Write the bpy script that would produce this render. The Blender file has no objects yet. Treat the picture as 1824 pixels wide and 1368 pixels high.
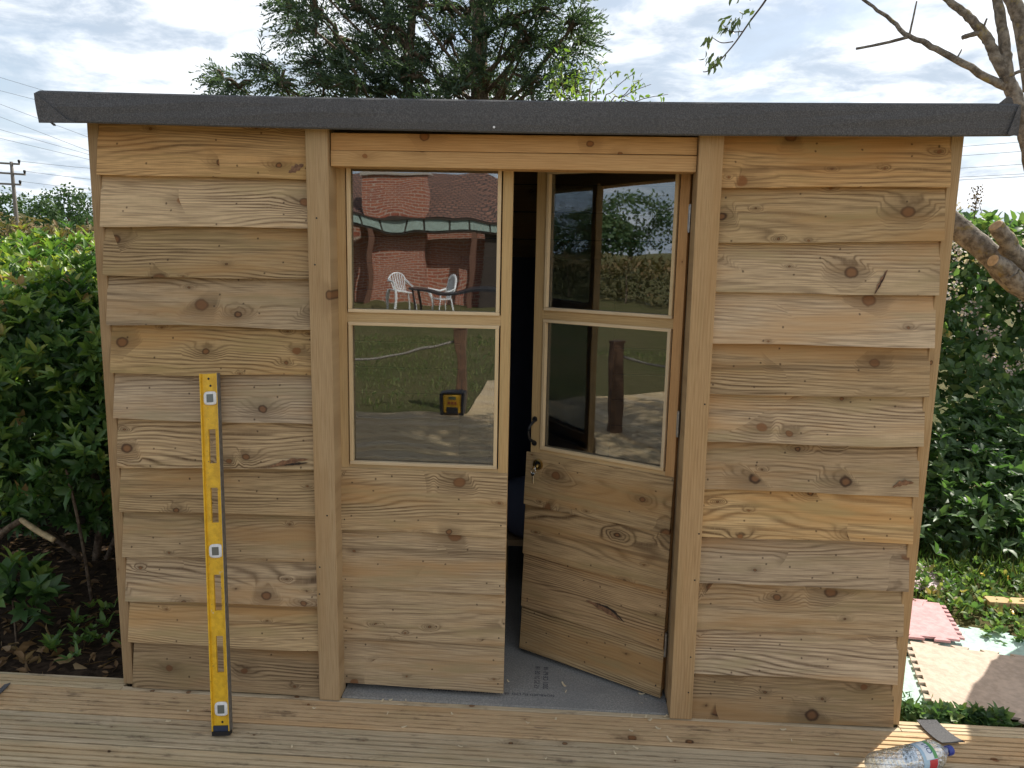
import bpy, math, random
import numpy as np
from mathutils import Vector, Matrix
random.seed(7); rng = np.random.default_rng(7)
sc = bpy.context.scene
COL = sc.collection
V = lambda *a: np.array(a, float)

# ------------------------------------------------------------------ camera
CAM = V(0.1685, -2.5963, 1.5921); YAW, PIT, ROL, FPX = -0.0583, 0.1679, 0.0205, 1422.0
_f = V(math.sin(YAW)*math.cos(PIT), math.cos(YAW)*math.cos(PIT), -math.sin(PIT))
_r = V(math.cos(YAW), -math.sin(YAW), 0); _u = np.cross(_r, _f)
CR = _r*math.cos(ROL) + _u*math.sin(ROL); CU = np.cross(CR, _f); CF = _f
cam = bpy.data.cameras.new('camera'); camo = bpy.data.objects.new('camera', cam); COL.objects.link(camo)
cam.sensor_width = 36.0; cam.lens = FPX/1824*36; cam.clip_start = 0.05; cam.clip_end = 1000
M = Matrix.Identity(4)
for i in range(3):
    M[i][0] = CR[i]; M[i][1] = CU[i]; M[i][2] = -CF[i]; M[i][3] = CAM[i]
camo.matrix_world = M
sc.camera = camo
def ray(x, y): return CF + CR*(x-912)/FPX - CU*(y-684)/FPX
def onY(x, y, Y=0.0): d = ray(x, y); return CAM + d*(Y-CAM[1])/d[1]
def onZ(x, y, Z=0.0): d = ray(x, y); return CAM + d*(Z-CAM[2])/d[2]

# ------------------------------------------------------------------ light
SUN_AZ, SUN_EL = math.radians(43), math.radians(45)      # azimuth from +Y (behind the shed) towards +X
sc.view_settings.view_transform = 'Standard'; sc.view_settings.look = 'None'
sc.view_settings.gamma = 1.0; sc.view_settings.exposure = 0.69
world = bpy.data.worlds.new('World'); sc.world = world; world.use_nodes = True

class NT:
    """small helper for node trees"""
    def __init__(s, tree): s.t = tree; s.n = tree.nodes; s.l = tree.links
    def node(s, typ, **kw):
        n = s.n.new(typ)
        for k, v in kw.items(): setattr(n, k, v)
        return n
    def put(s, sock, v):
        if isinstance(v, bpy.types.NodeSocket): s.l.new(v, sock)
        elif v is not None:
            if sock.type == 'RGBA' and len(v) == 3: v = (*v, 1)
            sock.default_value = v
    def m(s, op, a, b=None, c=None, clamp=False):
        n = s.node('ShaderNodeMath', operation=op, use_clamp=clamp)
        for i, v in enumerate((a, b, c)):
            if v is not None: s.put(n.inputs[i], v)
        return n.outputs[0]
    def comb(s, x, y, z):
        n = s.node('ShaderNodeCombineXYZ')
        for i, v in enumerate((x, y, z)): s.put(n.inputs[i], v)
        return n.outputs[0]
    def sep(s, v):
        n = s.node('ShaderNodeSeparateXYZ'); s.put(n.inputs[0], v); return n.outputs
    def noise(s, vec, scale, detail=3, rough=.5, dist=0.0):
        n = s.node('ShaderNodeTexNoise'); s.put(n.inputs['Vector'], vec)
        n.inputs['Scale'].default_value = scale; n.inputs['Detail'].default_value = detail
        n.inputs['Roughness'].default_value = rough; n.inputs['Distortion'].default_value = dist
        return n.outputs['Fac']
    def mix(s, f, a, b, mode='MIX'):
        n = s.node('ShaderNodeMix', data_type='RGBA', blend_type=mode)
        s.put(n.inputs[0], f); s.put(n.inputs[6], a); s.put(n.inputs[7], b); return n.outputs[2]
    def step(s, v, a, b):
        n = s.node('ShaderNodeMapRange', interpolation_type='SMOOTHSTEP'); s.put(n.inputs[0], v)
        n.inputs[1].default_value = a; n.inputs[2].default_value = b; return n.outputs[0]
    def ramp(s, v, stops):
        n = s.node('ShaderNodeValToRGB'); s.put(n.inputs[0], v); e = n.color_ramp.elements
        while len(e) < len(stops): e.new(0.5)
        for i, (p, c) in enumerate(stops): e[i].position = p; e[i].color = (*c, 1)
        return n.outputs[0]

W = NT(world.node_tree)
for n in list(W.n): W.n.remove(n)
wo = W.node('ShaderNodeOutputWorld'); bg = W.node('ShaderNodeBackground')
sky = W.node('ShaderNodeTexSky', sky_type='NISHITA'); sky.sun_disc = False
sky.sun_elevation = SUN_EL; sky.sun_rotation = SUN_AZ; sky.dust_density = 1.5; sky.ozone_density = 1.2
tc = W.node('ShaderNodeTexCoord')
dx, dy, dz = W.sep(tc.outputs['Generated'])
zz = W.m('ADD', W.m('MAXIMUM', dz, 0.0), 0.16)
cp = W.comb(W.m('DIVIDE', dx, zz), W.m('DIVIDE', dy, zz), W.m('MULTIPLY', dz, .6))
c1 = W.noise(cp, 1.25, 9, .56, .25)
c2 = W.noise(cp, 3.3, 8, .6, .3)
c3 = W.noise(cp, .55, 3, .5)
cover = W.step(W.m('ADD', W.m('MULTIPLY', c1, .75), W.m('MULTIPLY', c3, .35)), .40, .62)
shade = W.step(W.m('ADD', W.m('MULTIPLY', c2, .65), W.m('MULTIPLY', c1, .35)), .42, .60)
cl = W.mix(shade, (4.5, 5.25, 6.2), (9.9, 10.1, 10.4))
hz = W.mix(W.m('POWER', W.m('SUBTRACT', 1.0, W.m('MAXIMUM', dz, 0.0)), 5.0), sky.outputs[0], (6.6, 7.6, 8.6))
W.l.new(W.mix(W.m('MULTIPLY', cover, .92), hz, cl), bg.inputs['Color'])
bg.inputs['Strength'].default_value = 0.084
W.l.new(bg.outputs[0], wo.inputs[0])
sd = bpy.data.lights.new('sun', 'SUN'); so = bpy.data.objects.new('sun', sd); COL.objects.link(so)
sd.energy = 4.6; sd.angle = math.radians(0.6); sd.color = (1.0, .94, .84)
SUNV = V(math.sin(SUN_AZ)*math.cos(SUN_EL), math.cos(SUN_AZ)*math.cos(SUN_EL), math.sin(SUN_EL))
so.rotation_euler = Vector(SUNV).to_track_quat('Z', 'Y').to_euler()
so.location = (6, 6, 8)

# ------------------------------------------------------------------ materials
def newmat(name):
    m = bpy.data.materials.new(name); m.use_nodes = True
    t = NT(m.node_tree); p = t.n['Principled BSDF']; return m, t, p
def simple(name, col, rough=.6, metal=0.0, spec=.5, noise=0.0, nscale=40, bump=0.0):
    m, t, p = newmat(name)
    p.inputs['Roughness'].default_value = rough; p.inputs['Metallic'].default_value = metal
    p.inputs['Specular IOR Level'].default_value = spec
    co = t.node('ShaderNodeTexCoord').outputs['Object']
    if noise:
        nn = t.noise(co, nscale, 5, .6)
        c = t.mix(t.step(nn, .3, .7), tuple(x*(1-noise) for x in col), tuple(min(1, x*(1+noise)) for x in col))
        t.l.new(c, p.inputs['Base Color'])
    else: p.inputs['Base Color'].default_value = (*col, 1)
    if bump:
        b = t.node('ShaderNodeBump'); b.inputs['Strength'].default_value = bump; b.inputs['Distance'].default_value = .004
        t.l.new(t.noise(co, nscale*2, 4, .6), b.inputs['Height']); t.l.new(b.outputs[0], p.inputs['Normal'])
    return m

def wood(name, light, dark, rings=95, amp=.75, warp=3.6, kscale=7.0, kmin=.45, ksize=1.0, stain=.5, rough=.78, spec=.25,
         knotcol=(.085, .042, .021), saw=.34, dirt=0.0, pin=False):
    m, t, p = newmat(name)
    g = t.node('ShaderNodeAttribute', attribute_name='grain').outputs['Vector']
    u, v, w = t.sep(g)
    oi = t.node('ShaderNodeObjectInfo')
    # knots
    vo = t.node('ShaderNodeTexVoronoi', voronoi_dimensions='2D'); vo.inputs['Scale'].default_value = kscale
    wob = t.noise(t.comb(t.m('MULTIPLY', u, 30), t.m('MULTIPLY', v, 30), w), 1.0, 2)
    uv = t.comb(u, t.m('ADD', v, t.m('MULTIPLY', t.m('SUBTRACT', wob, .5), .014)), 0.0)
    t.l.new(uv, vo.inputs['Vector'])
    pu, pv, _ = t.sep(vo.outputs['Position'])
    su, sv, _ = t.sep(uv)
    sub = lambda a, b: t.m('SUBTRACT', a, b)
    ku = sub(su, pu); kv = sub(sv, pv)
    cr, cg, cb = t.sep(vo.outputs['Color'])
    has = t.m('GREATER_THAN', cr, t.m('MULTIPLY_ADD', oi.outputs['Random'], .5, kmin-.25))
    kr = t.m('MULTIPLY', t.m('MULTIPLY_ADD', t.m('POWER', cg, 3.0), .0165, .0030), ksize)      # knot radius in metres
    e1 = t.m('SQRT', t.m('ADD', t.m('POWER', t.m('MULTIPLY', ku, .8), 2.0), t.m('POWER', kv, 2.0)))
    e2 = t.m('SQRT', t.m('ADD', t.m('POWER', t.m('MULTIPLY', ku, .45), 2.0), t.m('POWER', kv, 2.0)))
    q = t.m('DIVIDE', e2, t.m('MULTIPLY', kr, 2.1))
    ve = t.node('ShaderNodeTexVoronoi', voronoi_dimensions='2D', feature='DISTANCE_TO_EDGE'); ve.inputs['Scale'].default_value = kscale; t.l.new(uv, ve.inputs['Vector'])
    clus = t.noise(t.comb(t.m('MULTIPLY', u, 2.6), t.m('MULTIPLY', v, 3.5), t.m('ADD', w, 2.0)), 1.0, 1)
    has = t.m('MULTIPLY', has, t.m('GREATER_THAN', clus, .415))
    has = t.m('MULTIPLY', has, t.step(ve.outputs['Distance'], .0, .13))
    bump = t.m('MULTIPLY', t.m('EXPONENT', t.m('MULTIPLY', t.m('MULTIPLY', q, q), -1.0)), has)
    n1 = t.noise(t.comb(t.m('MULTIPLY', u, 1.0), t.m('MULTIPLY', v, 5.0), w), 1.0, 2, .45)
    n2 = t.noise(t.comb(t.m('MULTIPLY', u, 5.0), t.m('MULTIPLY', v, 22.0), w), 1.0, 2)
    vfreq = t.m('MULTIPLY', v, t.m('MULTIPLY_ADD', oi.outputs['Random'], rings*.9, rings*.6))
    F = t.m('ADD', t.m('ADD', vfreq, t.m('MULTIPLY', n1, warp*2.6)), t.m('ADD', t.m('MULTIPLY', n2, .9), t.m('MULTIPLY', bump, t.m('MULTIPLY_ADD', cb, 3.0, 1.6))))
    s = t.m('MULTIPLY_ADD', t.m('SINE', t.m('MULTIPLY', F, 6.2832)), .5, .5)
    ring = t.m('POWER', s, 2.2)
    amod = t.noise(t.comb(t.m('MULTIPLY', u, 1.6), t.m('MULTIPLY', v, 14), w), 1.0, 3)
    ring = t.m('MULTIPLY', ring, t.m('MULTIPLY', t.step(amod, .28, .72), t.m('MULTIPLY_ADD', t.m('FRACT', t.m('MULTIPLY', oi.outputs['Random'], 17.3)), amp*.5, amp*.6)))
    fine = t.noise(t.comb(t.m('MULTIPLY', u, 9.0), t.m('MULTIPLY', v, 420), w), 1.0, 3, .6)
    sawn = t.noise(t.comb(t.m('MULTIPLY', u, 260), t.m('MULTIPLY', v, 14), w), 1.0, 2)
    c = t.mix(ring, light, dark)
    c = t.mix(t.m('MULTIPLY', t.step(fine, .40, .70), .58), c, dark)
    c = t.mix(t.m('MULTIPLY', t.step(sawn, .45, .85), saw), c, tuple(x*.72 for x in light))
    # broad stains: heartwood streaks and treatment
    st = t.noise(t.comb(t.m('MULTIPLY', u, 1.3), t.m('MULTIPLY', v, 9), w), 1.0, 4, .55)
    hw = tuple(a*b for a, b in zip(light, (.80, .66, .50)))
    gr = tuple(a*b for a, b in zip(light, (.66, .68, .60)))
    c = t.mix(t.m('MULTIPLY', t.step(st, .46, .68), stain), c, hw)
    st2 = t.noise(t.comb(t.m('MULTIPLY', u, 2.6), t.m('MULTIPLY', v, 15), t.m('ADD', w, 9.0)), 1.0, 4, .6)
    c = t.mix(t.m('MULTIPLY', t.step(st2, .5, .72), stain), c, gr)
    # halo round the knot and the knot itself
    c = t.mix(t.m('MULTIPLY', bump, .5), c, tuple(x*.85 for x in dark))
    kq = t.m('DIVIDE', e1, kr)
    kmask = t.m('MULTIPLY', sub(1.0, t.step(kq, .72, 1.08)), has)
    kc = t.mix(t.step(t.m('MULTIPLY', kq, t.m('MULTIPLY_ADD', cb, .8, .5)), .35, .85), (.21, .098, .04), tuple(x*.7 for x in knotcol))
    c = t.mix(t.m('MULTIPLY', kmask, .9), c, kc)
    if pin:
        v2 = t.node('ShaderNodeTexVoronoi', voronoi_dimensions='2D'); v2.inputs['Scale'].default_value = 13.0; t.l.new(uv, v2.inputs['Vector'])
        r2, g2, b2 = t.sep(v2.outputs['Color'])
        pm = t.m('MULTIPLY', sub(1.0, t.step(t.m('DIVIDE', v2.outputs['Distance'], 13.0), .0012, .0050)), t.m('GREATER_THAN', r2, .66))
        c = t.mix(t.m('MULTIPLY', pm, .8), c, (.06, .034, .02))
        sk = t.noise(t.comb(t.m('MULTIPLY', u, .9), t.m('MULTIPLY', v, 34), t.m('ADD', w, 4.0)), 1.0, 3, .6)
        c = t.mix(t.m('MULTIPLY', t.step(sk, .56, .74), .5), c, dark)
    if dirt:
        dn = t.noise(t.comb(t.m('MULTIPLY', u, 7), t.m('MULTIPLY', v, 26), w), 1.0, 5, .65)
        c = t.mix(t.m('MULTIPLY', t.step(dn, .56, .74), dirt), c, (.075, .05, .032))
    c = t.mix(1.0, c, oi.outputs['Color'], 'MULTIPLY')
    t.l.new(c, p.inputs['Base Color'])
    p.inputs['Roughness'].default_value = rough; p.inputs['Specular IOR Level'].default_value = spec
    b = t.node('ShaderNodeBump'); b.inputs['Strength'].default_value = .45; b.inputs['Distance'].default_value = .0016
    hgt = t.m('ADD', t.m('MULTIPLY', fine, .7), t.m('ADD', t.m('MULTIPLY', ring, -.6), t.m('MULTIPLY', sawn, saw*1.6)))
    t.l.new(hgt, b.inputs['Height']); t.l.new(b.outputs[0], p.inputs['Normal'])
    return m

M_CLAD = wood('cladding_wood', (.56, .405, .228), (.098, .056, .027), rings=66, warp=5.5, amp=1.0, stain=.85, kmin=.16, ksize=1.15, pin=True)
M_POST = wood('post_wood', (.46, .320, .172), (.27, .165, .078), rings=150, amp=.5, warp=1.2, kscale=6, kmin=.55, ksize=.75, stain=.35, saw=.1)
M_FRAME = wood('frame_wood', (.54, .38, .19), (.35, .215, .095), rings=170, amp=.45, warp=1.0, kscale=5, kmin=.6, ksize=.6, stain=.3, saw=.05)
M_BEAD = wood('beading_wood', (.66, .51, .31), (.48, .34, .19), rings=220, amp=.4, warp=.8, kscale=3, kmin=.8, ksize=.4, stain=.2, saw=.0)
M_DECK = wood('deck_wood', (.64, .50, .31), (.30, .21, .115), rings=110, amp=.55, warp=2.2, kscale=6, kmin=.5, ksize=.8, stain=.5, saw=.1, dirt=.65)
M_INNER = wood('inner_wood', (.34, .24, .13), (.20, .13, .07), rings=95, amp=.5, stain=.3)
M_GREYW = wood('weathered_wood', (.30, .21, .135), (.15, .10, .06), rings=120, amp=.5, stain=.5)

def felt_mat():
    m, t, p = newmat('roofing_felt')
    co = t.node('ShaderNodeTexCoord').outputs['Object']
    a = t.noise(co, 260, 3, .75); b_ = t.noise(co, 5, 4, .6)
    c = t.mix(t.step(a, .35, .72), (.072, .072, .074), (.150, .147, .150))
    c = t.mix(t.m('MULTIPLY', t.step(b_, .4, .7), .35), c, (.085, .085, .088))
    t.l.new(c, p.inputs['Base Color']); p.inputs['Roughness'].default_value = .92; p.inputs['Specular IOR Level'].default_value = .25
    bp = t.node('ShaderNodeBump'); bp.inputs['Strength'].default_value = .7; bp.inputs['Distance'].default_value = .003
    t.l.new(a, bp.inputs['Height']); t.l.new(bp.outputs[0], p.inputs['Normal'])
    return m
M_FELT = felt_mat()

def glass_mat(name, fac, wav, seed):
    m, t, p = newmat(name); t.n.remove(p)
    out = t.n['Material Output']
    tr = t.node('ShaderNodeBsdfTransparent'); tr.inputs[0].default_value = (.80, .84, .86, 1)
    gl = t.node('ShaderNodeBsdfGlossy'); gl.inputs['Roughness'].default_value = 0.012; gl.inputs[0].default_value = (.95, .97, 1, 1)
    co = t.node('ShaderNodeTexCoord').outputs['Object']
    nn = t.noise(t.comb(*[t.m('ADD', s, seed) for s in t.sep(co)]), 5.5, 1, .4)
    b = t.node('ShaderNodeBump'); b.inputs['Strength'].default_value = 1.0; b.inputs['Distance'].default_value = wav
    t.l.new(nn, b.inputs['Height']); t.l.new(b.outputs[0], gl.inputs['Normal'])
    lw = t.node('ShaderNodeLayerWeight'); lw.inputs[0].default_value = .35
    f = t.m('MULTIPLY_ADD', lw.outputs['Fresnel'], .5, fac, clamp=True)
    mx = t.node('ShaderNodeMixShader'); t.l.new(f, mx.inputs[0]); t.l.new(tr.outputs[0], mx.inputs[1]); t.l.new(gl.outputs[0], mx.inputs[2])
    df = t.node('ShaderNodeBsdfDiffuse'); df.inputs[0].default_value = (.55, .53, .48, 1)
    sp_ = t.step(t.noise(co, 240, 2, .7), .62, .72); sm = t.step(t.noise(co, 7, 5, .6), .48, .75)
    dm = t.m('MULTIPLY_ADD', t.m('MULTIPLY', sp_, t.step(t.noise(co, 4, 3), .42, .62)), .08, t.m('MULTIPLY', sm, .006))
    m2 = t.node('ShaderNodeMixShader'); t.l.new(dm, m2.inputs[0]); t.l.new(mx.outputs[0], m2.inputs[1]); t.l.new(df.outputs[0], m2.inputs[2])
    t.l.new(m2.outputs[0], out.inputs[0])
    return m
M_GLASS = glass_mat('acrylic_pane', .15, .0008, 3.1)
M_GLASS2 = glass_mat('acrylic_pane_flat', .115, .0005, 8.2)

def leaf_mat(name, stops, trans=.45, rough=.38, spec=.5):
    m, t, p = newmat(name)
    a = t.node('ShaderNodeAttribute', attribute_name='var').outputs['Fac']
    c = t.ramp(a, stops); t.l.new(c, p.inputs['Base Color'])
    p.inputs['Roughness'].default_value = rough; p.inputs['Specular IOR Level'].default_value = spec
    tl = t.node('ShaderNodeBsdfTranslucent')
    t.l.new(t.mix(1.0, c, (1.0, 1.15, .55), 'MULTIPLY'), tl.inputs[0])
    mx = t.node('ShaderNodeMixShader'); mx.inputs[0].default_value = trans
    t.l.new(p.outputs[0], mx.inputs[1]); t.l.new(tl.outputs[0], mx.inputs[2]); t.l.new(mx.outputs[0], t.n['Material Output'].inputs[0])
    return m
M_SHRUB = leaf_mat('shrub_leaf', [(0, (.045, .10, .034)), (.45, (.095, .19, .055)), (.8, (.23, .34, .07)), (.97, (.45, .45, .10)), (1, (.38, .24, .11))], .45, .38)
M_CONIF = leaf_mat('cypress_leaf', [(0, (.055, .088, .066)), (.6, (.105, .15, .105)), (1, (.22, .27, .13))], .38, .6, .3)
M_LIGHTL = leaf_mat('young_leaf', [(0, (.10, .17, .035)), (.6, (.20, .30, .06)), (1, (.34, .40, .10))], .55, .45)
M_BRAM = leaf_mat('bramble_leaf', [(0, (.055, .115, .048)), (.5, (.12, .215, .08)), (.92, (.27, .36, .12)), (1, (.40, .31, .13))], .48, .45)
M_FARL = leaf_mat('far_tree_leaf', [(0, (.035, .075, .03)), (.6, (.06, .11, .04)), (1, (.11, .16, .06))], .3, .6, .3)
M_CHERRY = leaf_mat('cherry_leaf', [(0, (.06, .085, .035)), (.6, (.10, .14, .05)), (1, (.20, .21, .08))], .35, .4)
M_GRASS = leaf_mat('grass_blade', [(0, (.05, .10, .025)), (.6, (.09, .16, .04)), (1, (.26, .26, .10))], .4, .5, .3)
M_DEAD = leaf_mat('dead_leaf', [(0, (.10, .055, .025)), (.6, (.22, .13, .06)), (1, (.36, .25, .13))], .25, .6, .3)
M_BLOSSOM = leaf_mat('blossom', [(0, (.55, .40, .38)), (1, (.80, .68, .66))], .3, .6, .3)
def bark_mat(name, a_, b_, lich=0.0):
    m, t, p = newmat(name)
    co = t.node('ShaderNodeTexCoord').outputs['Object']
    n = t.noise(co, 38, 6, .65); n2 = t.noise(co, 14, 4, .6)
    c = t.mix(t.step(n, .34, .66), a_, b_)
    if lich: c = t.mix(t.m('MULTIPLY', t.step(n2, .56, .66), lich), c, (.34, .26, .08))
    t.l.new(c, p.inputs['Base Color']); p.inputs['Roughness'].default_value = .9; p.inputs['Specular IOR Level'].default_value = .2
    b = t.node('ShaderNodeBump'); b.inputs['Strength'].default_value = .9; b.inputs['Distance'].default_value = .012
    t.l.new(n, b.inputs['Height']); t.l.new(b.outputs[0], p.inputs['Normal'])
    return m
M_BARK = bark_mat('bark', (.075, .052, .036), (.22, .165, .115))
M_BARKL = bark_mat('lichen_bark', (.115, .095, .075), (.31, .27, .22), .6)
M_CUT = simple('sawn_end', (.52, .37, .22), .8, noise=.2, nscale=60)

# ------------------------------------------------------------------ object helpers
WORLD = {}
def wpos(o):
    return WORLD.get(o.name, V(0, 0, 0)) if o is not None else V(0, 0, 0)
def tag(o, label=None, cat=None, group=None, kind=None):
    if label: o['label'] = label
    if cat: o['category'] = cat
    if group: o['group'] = group
    if kind: o['kind'] = kind
    return o
def empty(name, loc, label=None, cat=None, group=None):
    o = bpy.data.objects.new(name, None); COL.objects.link(o); o.location = loc; o.empty_display_size = .1
    WORLD[o.name] = V(*loc); return tag(o, label, cat, group)
def obj(name, verts, faces, mat, parent=None, origin=None, smooth=False, grain=None, var=None, color=None, bevel=0.0):
    verts = np.asarray(verts, float)
    if origin is None:
        lo, hi = verts.min(0), verts.max(0); origin = V((lo[0]+hi[0])/2, (lo[1]+hi[1])/2, lo[2])
    me = bpy.data.meshes.new(name)
    lv = verts - origin
    if isinstance(faces, np.ndarray):
        nf, k = faces.shape
        me.vertices.add(len(lv)); me.vertices.foreach_set('co', lv.ravel())
        me.loops.add(nf*k); me.loops.foreach_set('vertex_index', faces.ravel().astype(np.int32))
        me.polygons.add(nf); me.polygons.foreach_set('loop_start', np.arange(0, nf*k, k, dtype=np.int32))
        me.update(calc_edges=True); me.validate()
    else:
        me.from_pydata(lv.tolist(), [], faces); me.update()
    if grain is not None:
        a = me.attributes.new('grain', 'FLOAT_VECTOR', 'POINT'); a.data.foreach_set('vector', np.asarray(grain, np.float32).ravel())
    if var is not None:
        a = me.attributes.new('var', 'FLOAT', 'POINT'); a.data.foreach_set('value', np.asarray(var, np.float32))
    me.materials.append(mat)
    if smooth: me.polygons.foreach_set('use_smooth', [True]*len(me.polygons))
    o = bpy.data.objects.new(name, me); COL.objects.link(o)
    WORLD[o.name] = origin
    o.parent = parent; o.location = origin - wpos(parent)
    if color: o.color = (*color, 1)
    if bevel:
        b = o.modifiers.new('bevel', 'BEVEL'); b.width = bevel; b.segments = 2; b.limit_method = 'ANGLE'
    return o
def tint(a=.10, warm=.05):
    k = 1 + random.uniform(-a, a); w = random.uniform(-warm, warm)
    return (k*(1+w*.5), k, k*(1-w*1.4))
def loft(name, A, B, mat, parent=None, seg=1, warp=None, across=(0, 0, 1), color=None, bevel=0.0, origin=None):
    """piece of timber: cross-section A lofted to cross-section B; the grain runs from A to B"""
    A = np.asarray(A, float); B = np.asarray(B, float); k = len(A)
    d = B.mean(0) - A.mean(0); L = np.linalg.norm(d); d /= L
    ac = np.asarray(across, float); ac = ac - d*(ac@d); ac /= np.linalg.norm(ac); dp = np.cross(d, ac)
    vs = []
    for i in range(seg+1):
        t = i/seg; s = A*(1-t) + B*t
        if warp: s = s + warp(t)
        vs.append(s)
    vs = np.concatenate(vs); fs = []
    for i in range(seg):
        for j in range(k):
            a = i*k+j; b = i*k+(j+1) % k; fs.append((a, b, b+k, a+k))
    fs.append(tuple(range(k-1, -1, -1))); fs.append(tuple(range(seg*k, seg*k+k)))
    off = V(random.uniform(0, 40), random.uniform(0, 40), random.uniform(0, 9))
    rel = vs - A.mean(0)
    g = np.stack([rel@d, rel@ac, rel@dp*.3], 1) + off
    return obj(name, vs, fs, mat, parent, grain=g, color=color or tint(), bevel=bevel, origin=origin)
def rect(c, a, b): return [c-a-b, c+a-b, c+a+b, c-a+b]
def bar(name, P, Q, wa, wb, mat, parent, across=(0, 0, 1), **kw):
    """rectangular bar from P to Q; wa = half size along `across`, wb = half size of the other side"""
    P = V(*P); Q = V(*Q); d = (Q-P)/np.linalg.norm(Q-P); ac = V(*across); ac = ac-d*(ac@d); ac /= np.linalg.norm(ac); o = np.cross(d, ac)
    return loft(name, rect(P, ac*wa, o*wb), rect(Q, ac*wa, o*wb), mat, parent, across=across, **kw)
def box_vf(lo, hi):
    (x0, y0, z0), (x1, y1, z1) = lo, hi
    v = [(x0,y0,z0),(x1,y0,z0),(x1,y1,z0),(x0,y1,z0),(x0,y0,z1),(x1,y0,z1),(x1,y1,z1),(x0,y1,z1)]
    f = [(0,3,2,1),(4,5,6,7),(0,1,5,4),(1,2,6,5),(2,3,7,6),(3,0,4,7)]
    return v, f
def join(*vf):
    V_, F_ = [], []
    for v, f in vf:
        k = len(V_); V_ += [tuple(x) for x in v]; F_ += [tuple(i+k for i in q) for q in f]
    return V_, F_
def tube_vf(pts, rad, n=8, jitter=0.0):
    pts = [V(*p) for p in pts]; vs, fs = [], []
    up = V(0, 0, 1)
    for i, p in enumerate(pts):
        d = pts[min(i+1, len(pts)-1)] - pts[max(i-1, 0)]; d /= np.linalg.norm(d)+1e-9
        a = np.cross(d, up)
        if np.linalg.norm(a) < .15: a = np.cross(d, V(1, 0, 0))
        a /= np.linalg.norm(a); b = np.cross(d, a); r = rad[i] if hasattr(rad, '__len__') else rad
        for j in range(n):
            t = 2*math.pi*j/n; rr = r*(1+random.uniform(-jitter, jitter)); vs.append(p + (a*math.cos(t)+b*math.sin(t))*rr)
    for i in range(len(pts)-1):
        for j in range(n):
            q = i*n+j; s = i*n+(j+1) % n; fs.append((q, s, s+n, q+n))
    fs.append(tuple(range(n-1, -1, -1))); k = (len(pts)-1)*n; fs.append(tuple(range(k, k+n)))
    return vs, fs
def smooth_path(pts, rad, sub=6, wob=0.0):
    """Catmull-Rom through pts"""
    P = [V(*p) for p in pts]; out, ro = [], []
    for i in range(len(P)-1):
        p0 = P[max(i-1, 0)]; p1 = P[i]; p2 = P[i+1]; p3 = P[min(i+2, len(P)-1)]
        for k in range(sub):
            t = k/sub
            q = .5*((2*p1)+(-p0+p2)*t+(2*p0-5*p1+4*p2-p3)*t*t+(-p0+3*p1-3*p2+p3)*t**3)
            out.append(q + rng.normal(0, wob, 3)*(1 if (i or k) else 0)); ro.append(rad[i]*(1-t)+rad[i+1]*t)
    out.append(P[-1]); ro.append(rad[-1]); return out, ro
def limb(name, pts, rad, mat, parent=None, n=9, jit=.08, sub=5, wob=0.0, **kw):
    p, r = smooth_path(pts, rad, sub, wob); v, f = tube_vf(p, r, n, jit); return obj(name, v, f, mat, parent, smooth=True, **kw)

# leaves: many small folded leaf blades in one mesh
LEAF_V = V([0, 0, 0], [.33, 0, .02], [.68, 0, .015], [1, 0, -.06], [.30, .5, .10], [.70, .36, .08], [.30, -.5, .10], [.70, -.36, .08])
LEAF_F = np.array([[0,6,1],[0,1,4],[1,6,7],[1,7,2],[1,2,5],[1,5,4],[2,7,3],[2,3,5]])
QUAD_V = V([0, 0, 0], [.5, .5, .06], [1, 0, 0], [.5, -.5, .06]); QUAD_F = np.array([[0,3,2],[0,2,1]])
def norm(a): return a/(np.linalg.norm(a, axis=1, keepdims=True)+1e-9)
def blades(pos, dirs, nrm, length, width, tmpl='leaf'):
    """arrays of leaf base, direction, face normal, length, width -> verts, faces"""
    TV, TF = (LEAF_V, LEAF_F) if tmpl == 'leaf' else (QUAD_V, QUAD_F)
    d = norm(dirs); n = nrm - d*(nrm*d).sum(1, keepdims=True); n = norm(n); s = np.cross(n, d)
    L = np.asarray(length)[:, None, None]; Wd = np.asarray(width)[:, None, None]
    vs = pos[:, None, :] + d[:, None, :]*TV[None, :, 0:1]*L + s[:, None, :]*TV[None, :, 1:2]*Wd + n[:, None, :]*TV[None, :, 2:3]*L
    k = len(TV); fs = (TF[None]+(np.arange(len(pos))*k)[:, None, None]).reshape(-1, 3)
    return vs.reshape(-1, 3), fs, k
def leaves(name, pos, dirs, nrm, length, width, var, mat, parent=None, tmpl='leaf', **kw):
    v, f, k = blades(pos, dirs, nrm, length, width, tmpl)
    return obj(name, v, f, mat, parent, var=np.repeat(np.clip(var, 0, 1), k), **kw)
def rdir(n, zmin=-1.0):
    a = rng.normal(size=(n*3+30, 3)); a = norm(a); a = a[a[:, 2] > zmin][:n]
    return a
def text_vf(s, size):
    cu = bpy.data.curves.new('t', 'FONT'); cu.body = s; cu.size = size; cu.align_x = 'LEFT'
    o = bpy.data.objects.new('t', cu); COL.objects.link(o)
    dg = bpy.context.evaluated_depsgraph_get(); me = bpy.data.meshes.new_from_object(o.evaluated_get(dg))
    v = [tuple(x.co) for x in me.vertices]; f = [tuple(p.vertices) for p in me.polygons]
    bpy.data.objects.remove(o); bpy.data.curves.remove(cu); bpy.data.meshes.remove(me); return np.array(v), f

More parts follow.
